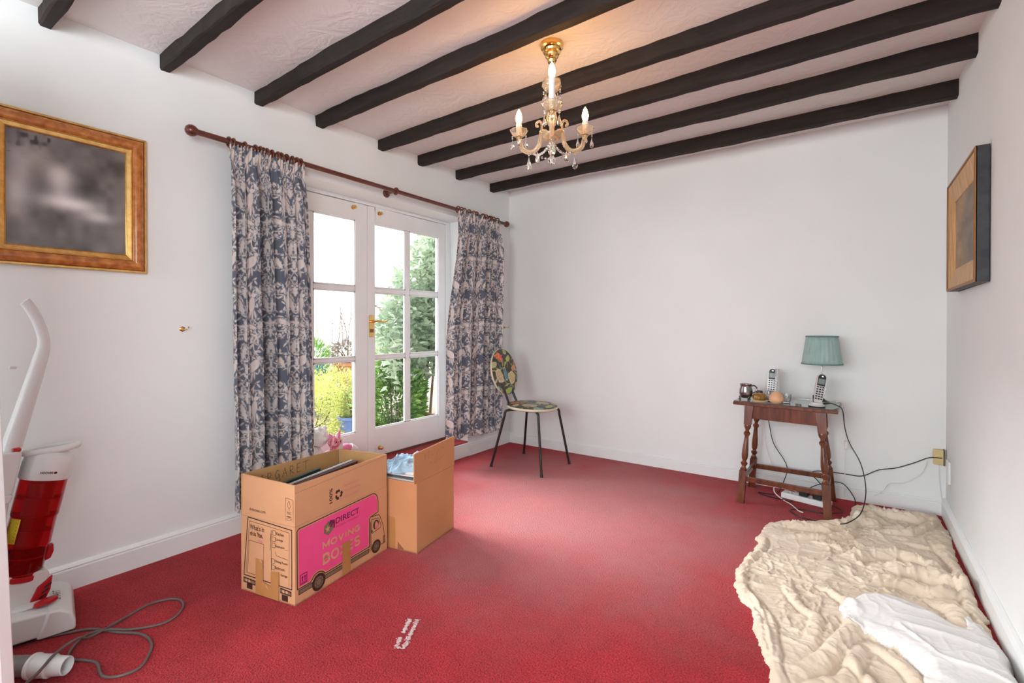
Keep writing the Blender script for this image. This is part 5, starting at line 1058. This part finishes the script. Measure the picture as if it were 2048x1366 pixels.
MB().extrude([(.425, .008), (.44, .05), (.455, .094), (.49, .088), (.518, .070), (.526, .040), (.526, .008)], lambda p, t: Vector((t, p[0], p[1])), HX0, HX1).build('front_hood', M_white_pl, head, bevel=.008, seg=4, smooth=True)
head.rotation_euler = (0, 0, math.radians(-11))
MB().bb((HX0 + .02, .22, .004), (HX1 - .02, .51, .014)).build('sole_plate', M_black, head)
MB().lathe([(.065, 0), (.060, .006), (.05, .009), (.01, .010)], 32, Matrix.Translation((VX + .02, .395, .0955)) @ Matrix.Scale(1.1, 4, (1, 0, 0))).build('deck_panel', M_white_pl, head, smooth=True)
MB().lathe([(.024, 0), (.022, .010), (.012, .014), (.002, .015)], 24, Matrix.Translation((VX + .082, .450, .099)) @ Matrix.Rotation(.5, 4, 'Z') @ Matrix.Scale(1.5, 4, (0, 1, 0)) @ Matrix.Scale(.75, 4, (1, 0, 0))).build('foot_pedal', M_red_pl, head, smooth=True)
class Flat:
    def __init__(s, o, u, v): s.o, s.u, s.v = Vector(o), Vector(u).normalized(), Vector(v).normalized(); s.n = s.u.cross(s.v)
    def at(s, a, z, h=0): return s.o + s.u * a + s.v * z + s.n * h
fh = Flat((HX1 - .012, .488, .0905), (-1, 0, 0), (0, -1, .17)); fh.n = -fh.n if fh.n.z < 0 else fh.n
Face.text(fh, 'SMART', .070, .0, .155, .022, .0030, M_ink, head, .0, name='lettering')
# small print on the bin lid
fb = Flat(TB @ Vector((.0725, 0, LB + .018)), yv * 1, zv)
class Curved(Flat):
    def at(s, a, z, h=0):
        th = a / .0716; return TB @ Vector(((.0716 + h) * math.cos(th), (.0716 + h) * math.sin(th), LB + .018 + z))
cb = Curved((0, 0, 0), (1, 0, 0), (0, 0, 1)); Face.text(cb, 'HOOVER', -.030, .0, .004, .008, .0006, M_ink, lid, .02, name='lettering'); Face.poly(cb, arc(.010, .004, .005, 0, 359, 12, .004), .0006, M_ink, lid, 'emblem')
def yl(a, z): 
    th = a; return TB @ Vector((.0668 * math.cos(th), .0668 * math.sin(th), z))
st = MB(); vs = []; 
for i in range(7): vs += [yl(-1.25 + i * .09, .118), yl(-1.25 + i * .09, .200)]
st.add(vs, [(2 * i, 2 * i + 2, 2 * i + 3, 2 * i + 1) for i in range(6)]); stk = st.build('warning_sticker', M_yellow, vac, smooth=True, solid=.0006)
m = MB()
for k in range(6): m.add([TB @ Vector((.0674 * math.cos(th), .0674 * math.sin(th), z)) for th, z in ((-1.18, .128 + k * .011), (-.80, .128 + k * .011), (-.80, .131 + k * .011), (-1.18, .131 + k * .011))], [(0, 1, 2, 3)])
m.build('sticker_print', M_pen, stk)
# flex on the carpet
Zc = .005
cpts = [(-2.36, .24, .02), (-2.28, .31, Zc), (-2.222, .40, Zc), (-2.20, .455, Zc), (-2.134, .537, Zc), (-2.165, .602, Zc), (-2.196, .687, Zc), (-2.173, .762, Zc), (-2.119, .779, Zc), (-2.069, .766, Zc), (-2.015, .69, Zc), (-2.03, .621, Zc), (-2.112, .552, Zc + .006), (-2.159, .50, Zc), (-2.17, .45, .03), (-2.136, .41, .07), (-2.06, .36, .075), (-2.03, .28, .03), (-2.02, .2, Zc)]
tag(MB().tube(spline([(-2.40, .20, .02), (-2.33, .30, Zc), (-2.24, .44, Zc), (-2.19, .52, Zc), (-2.134, .552, Zc), (-2.09, .570, Zc), (-2.021, .611, Zc), (-1.96, .622, Zc), (-1.91, .616, Zc), (-1.865, .595, Zc), (-1.813, .554, Zc), (-1.819, .505, Zc), (-1.85, .478, Zc), (-1.887, .475, Zc), (-1.95, .482, Zc), (-2.0, .462, Zc), (-2.05, .435, Zc), (-2.12, .470, .006), (-2.145, .513, .010), (-2.112, .560, .012), (-2.07, .60, .006), (-2.022, .665, Zc), (-2.018, .715, Zc), (-2.06, .762, Zc), (-2.119, .782, Zc), (-2.173, .762, Zc), (-2.196, .70, Zc), (-2.172, .63, Zc), (-2.145, .58, .010), (-2.10, .50, .02), (-2.03, .455, .066), (-1.985, .395, .072), (-1.96, .34, .04), (-1.95, .26, Zc)], 8), .0042, 10).build('power_cord', M_cord, None, smooth=True), 'grey-brown power cord looped on the red carpet in front of the vacuum cleaner', 'power cord')
# extension wand lying on the floor
wa = thing('vacuum_wand', 'grey plastic vacuum tube with white cuffed end on the carpet at bottom left', 'vacuum tube', (-2.1, .3, 0))
wd = Vector((.168, .125, 0)).normalized(); q0 = Vector((-1.945, .417, .036))
MB().tube([q0 - wd * .62, q0 - wd * .10], .029, 24).build('tube', M_greypipe, wa, smooth=True)
Mw = Matrix.Translation(q0 - wd * .112) @ wd.to_track_quat('Z', 'Y').to_matrix().to_4x4()
MB().lathe([(.030, 0), (.0355, .002), (.0355, .010), (.0325, .013), (.0315, .05), (.033, .052), (.033, .058), (.0285, .062), (.0255, .104), (.0235, .105), (.024, .06), (.022, .03), (.003, .028)], 32, Mw).build('cuff', M_white_pl, wa, smooth=True)

# a scuff of dried white paint on the carpet
M_scuff = mat('dried_white_paint', (.50, .27, .27), .9, c2=(.66, .55, .53), scale=90, bump=.6, bscale=200)
m = MB(); rs = random.Random(4)
a0, a1 = Vector((-1.226, 1.085, 0)), Vector((-1.305, 1.225, 0)); dd = (a1 - a0).normalized(); sd_ = Vector((dd.y, -dd.x, 0)); Ls = (a1 - a0).length
for k in range(900):
    t = rs.random(); side = rs.choice((-1, 1)); x = side * .014 + rs.gauss(0, .0036) if t > .06 else rs.uniform(-.018, .018)
    if .35 < t < .5 and side < 0: continue
    p = a0 + dd * (t * Ls) + sd_ * x; r = rs.uniform(.0012, .0028); an = rs.random() * PI; pts = [p + Vector((r * math.cos(an + j * PI / 3) * 1.2, r * math.sin(an + j * PI / 3), .0014 + rs.uniform(0, .0006))) for j in range(6)]
    m.add(pts + [p + Vector((0, 0, .0026))], [(j, (j + 1) % 6, 6) for j in range(6)])
o = m.build('paint_scuff', M_scuff, floor); o['kind'] = 'stuff'; o['label'] = 'dried white paint mark in two short parallel lines'

# ------------------------------------------------ garden beyond the doors
M_patio = mat('pale_paving', (.24, .20, .155), .85, c2=(.32, .27, .21), scale=7, bump=.3, bscale=30)
struct(MB().bb((-14, -6, -.16), (XL - T, 16, -.02)).build('ground', M_patio))
def leafmesh(name, pts, size, m, parent=None, aspect=.45, up=.3, droop=0, seed=0):
    g = np.random.default_rng(seed); P = np.asarray(pts); n = len(P)
    d = g.normal(size=(n, 3)); d[:, 2] = d[:, 2] * .5 + up; d /= np.linalg.norm(d, axis=1)[:, None]
    s = np.cross(d, g.normal(size=(n, 3))); s /= np.linalg.norm(s, axis=1)[:, None]; nn = np.cross(d, s); L = (size * g.uniform(.6, 1.3, n))[:, None]; w = L * aspect / 2
    V = np.stack([P, P + d * L * .35 + s * w + nn * w * .25, P + d * L, P + d * L * .35 - s * w + nn * w * .25, P + d * L * .45 - nn * w * .1], 1).reshape(-1, 3); k = np.arange(n)[:, None] * 5
    F = np.concatenate([k + np.array([0, 1, 4]), k + np.array([1, 2, 4]), k + np.array([2, 3, 4]), k + np.array([3, 0, 4])]); return np_mesh(name, V, F, m, parent, smooth=False)
def leaf_mat(name, a, b, scale=5, tr=.25):
    m, nd, lk, bs = new_mat(name); tc = N(nd, 'ShaderNodeTexCoord'); nz = N(nd, 'ShaderNodeTexNoise'); nz.inputs['Scale'].default_value = scale; nz.inputs['Detail'].default_value = 6; lk.new(tc.outputs['Object'], nz.inputs[0])
    r = N(nd, 'ShaderNodeValToRGB'); lk.new(nz.outputs[0], r.inputs[0]); r.color_ramp.elements[0].position = .35; r.color_ramp.elements[1].position = .65; r.color_ramp.elements[0].color = (*a, 1); r.color_ramp.elements[1].color = (*b, 1)
    lk.new(r.outputs[0], bs.inputs['Base Color']); bs.inputs['Roughness'].default_value = .45
    t = N(nd, 'ShaderNodeBsdfTranslucent'); lk.new(r.outputs[0], t.inputs[0]); mx = N(nd, 'ShaderNodeMixShader'); mx.inputs[0].default_value = tr; lk.new(bs.outputs[0], mx.inputs[1]); lk.new(t.outputs[0], mx.inputs[2]); lk.new(mx.outputs[0], nd['Material Output'].inputs[0]); return m
def bush(name, label, cat, c, rad, n, size, m, seed, stems=5, aspect=.45, up=.3, z0=0, shell=.45, group=None, stem_m=None):
    g = np.random.default_rng(seed); root = thing(name, label, cat, (c[0], c[1], z0), group); v = g.normal(size=(n, 3)); v /= np.linalg.norm(v, axis=1)[:, None]; rr_ = g.uniform(shell, 1, n)[:, None] ** .6
    bump = 1 + .16 * np.sin(v[:, 0] * 7 + seed) * np.cos(v[:, 2] * 6) + .1 * np.sin(v[:, 1] * 13)
    P = np.array(c) + v * rr_ * bump[:, None] * np.array(rad); P[:, 2] = np.maximum(P[:, 2], z0 + .02)
    f = leafmesh('foliage', P, size, m, root, aspect, up, seed=seed); f['kind'] = 'stuff'
    for k in range(stems):
        a = 2 * PI * k / stems; MB().tube([(c[0] + .02 * math.cos(a), c[1] + .02 * math.sin(a), z0), (c[0] + rad[0] * .3 * math.cos(a), c[1] + rad[1] * .3 * math.sin(a), c[2] - rad[2] * .2), (c[0] + rad[0] * .6 * math.cos(a), c[1] + rad[1] * .6 * math.sin(a), c[2] + rad[2] * .4)], [.012, .008, .003], 6).build('stem', stem_m or M_bark, root)
    return root
M_bark = mat('brown_bark', (.12, .08, .05), .9, bump=.5, bscale=40)
M_ivy = leaf_mat('grey_green_leaf', (.20, .29, .19), (.46, .54, .38), 4); M_brt = leaf_mat('bright_green_leaf', (.13, .30, .06), (.34, .52, .14), 6); M_yel = leaf_mat('yellow_green_leaf', (.42, .47, .10), (.70, .70, .24), 7)
M_teal = leaf_mat('blue_green_leaf', (.10, .24, .22), (.25, .42, .38), 9); M_var = leaf_mat('variegated_leaf', (.50, .52, .18), (.15, .22, .08), 30); M_prp = leaf_mat('purple_brown_leaf', (.16, .12, .14), (.34, .30, .24), 12)
# tall evergreen climbing over the side fence: a wedge rising to the right
g = np.random.default_rng(5); hedge = thing('hedge', 'tall grey-green leafy climber rising to the right outside the garden doors', 'hedge', (-3.9, 4.2, 0))
n = 95000; Y = g.uniform(2.75, 6.0, n); X = g.uniform(-4.7, -3.15, n); u = (Y + (X + 3.5) * .82 - 2.85); top = np.clip(.85 + 1.6 * np.clip(u, 0, 1.4) ** .6, .3, 2.5) + .14 * np.sin(Y * 9) * np.cos(X * 7)
Z = g.uniform(0.15, 1, n) ** .8 * 2.5; k = (u > 0) & (Z < top); surf = k & ((Z > top - .5) | (u < .55) | (g.random(n) < .5)); P = np.stack([X, Y, Z], 1)[surf]
f = leafmesh('foliage', P, .080, M_ivy, hedge, .45, .1, seed=3); f['kind'] = 'stuff'
for yy_, xx_ in ((3.5, -3.6), (4.0, -4.0), (4.7, -3.8)): MB().tube([(xx_, yy_, -.02), (xx_ + .05, yy_ + .05, .9), (xx_ - .03, yy_ + .1, 1.9)], [.016, .012, .005], 8).build('trunk', M_bark, hedge)
# wispy sprays on its left side
for q in range(9):
    y0_ = 3.0 + .13 * q; x0_ = -3.55; z0_ = .95 + .11 * q; tipp = Vector((x0_, y0_ - .30, z0_ + .22)); L = spline([(x0_, y0_ + .1, z0_ - .1), (x0_, y0_ - .12, z0_ + .10), tuple(tipp)], 8)
    sp = MB().tube(L, .003, 5).build('spray', M_bark, hedge); leafmesh('spray_leaves', np.repeat(np.array([tuple(p) for p in L[4:]]), 2, 0), .035, M_prp if q % 2 else M_ivy, sp, .4, .1, seed=q)['kind'] = 'stuff'
struct(MB().bb((-9, 6.2, -.02), (XL - T, 6.4, 1.7)).build('trim_4', mat('pale_render', (.70, .66, .60), .8)))
bush('shrub', 'bright green leafy shrub low in front of the tall climber', 'shrub', (-3.5, 3.02, .36), (.30, .28, .44), 7500, .06, M_brt, 11)
bush('shrub', 'yellow-green fine-leaved bush seen through the left glazed door', 'shrub', (-4.50, 2.80, .16), (.40, .50, .42), 12000, .026, M_yel, 12)
bush('shrub', 'small golden green bush beside the blue pot', 'shrub', (-4.9, 3.42, .28), (.34, .30, .30), 4200, .028, M_yel, 14)
bush('shrub', 'blue-green plant behind the yellow-green bush', 'shrub', (-5.4, 3.45, .30), (.30, .24, .30), 2500, .05, M_teal, 13)
bush('shrub', 'green fern-like plant at the back left of the garden', 'shrub', (-5.6, 3.55, .58), (.22, .18, .34), 900, .09, M_brt, 15, aspect=.2, up=.8)
def pot(name, label, c, r, h, m, group=None):
    root = thing(name, label, 'plant pot', (c[0], c[1], c[2]), group); Tm = Matrix.Translation(c)
    MB().lathe([(r * .66, 0), (r * .82, h * .4), (r * .95, h * .86), (r * 1.05, h * .88), (r * 1.06, h), (r * .95, h), (r * .88, h * .85), (.01, h * .82)], 32, Tm).build('pot', m, root, smooth=True)
    return root
M_terra = mat('terracotta', (.60, .24, .13), .8, c2=(.68, .32, .20), scale=8); M_bluep = mat('blue_glaze', (.12, .19, .46), .25, c2=(.2, .28, .55), scale=6)
tp_ = pot('plant_pot', 'terracotta pot raised at the back of the garden', (-5.55, 4.02, .24), .19, .34, M_terra)
MB().lathe([(.17, -.02), (.17, .26)], 20, Matrix.Translation((-5.55, 4.02, 0))).build('stand', M_patio, tp_)
bush('potted_plant', 'purple-brown leafy plant growing in the terracotta pot', 'plant', (-5.55, 4.02, .72), (.26, .26, .14), 900, .05, M_prp, 16, z0=.56)
pk = thing('tall_plant', 'tall thin purple flower stems rising above the terracotta pot', 'plant', (-5.5, 3.9, .56))
for k in range(7):
    x, y = -5.5 + .04 * math.sin(k * 3), 3.75 + .07 * k; L = spline([(x, y, .56), (x, y + .03 * math.sin(k), .9), (x, y + .06 * math.sin(k * 1.7), 1.15 + .09 * (k % 3))], 6); s_ = MB().tube(L, .004, 5).build('flower_stem', M_bark, pk); leafmesh('petals', np.repeat(np.array([tuple(p) for p in L[5:]]), 2, 0), .035, M_prp, s_, .35, .5, seed=k)['kind'] = 'stuff'
pot('plant_pot', 'glazed blue pot on the paving seen low through the left door', (-4.15, 3.08, -.06), .16, .22, M_bluep)
bush('potted_plant', 'variegated cream and green plant growing in the blue pot', 'plant', (-4.15, 3.08, .26), (.12, .12, .22), 420, .045, M_var, 17, z0=.14, up=.6)
pot('plant_pot', 'wide terracotta trough under the tall climber', (-3.3, 3.22, -.02), .15, .24, M_terra)
# faint timber rail of a neighbouring roof and a slim lamp post
nb = MB().bar((-6.2, 1.5, 2.35), (-7.6, 5.0, 2.95), .10, .10); tag(nb.build('roof_rail', mat('pale_grey_timber', (.62, .62, .60), .7)), 'pale slanting timber rail high outside the left glazed door', 'rail')
lpz = thing('garden_lamp', 'slim lantern post outside, beside the meeting edge of the doors', 'lantern', (-4.5, 3.32, -.02))
MB().cyl((-4.5, 3.325, -.02), (-4.5, 3.325, 1.6), .012, n=8).build('post', mat('weathered_steel', (.40, .36, .33), .6), lpz); MB().lathe([(.015, 1.6), (.05, 1.64), (.055, 1.80), (.065, 1.82), (.01, 1.90)], 6, Matrix.Translation((-4.5, 3.325, 0))).build('lantern', M_pane, lpz)
bpy.context.view_layer.update()
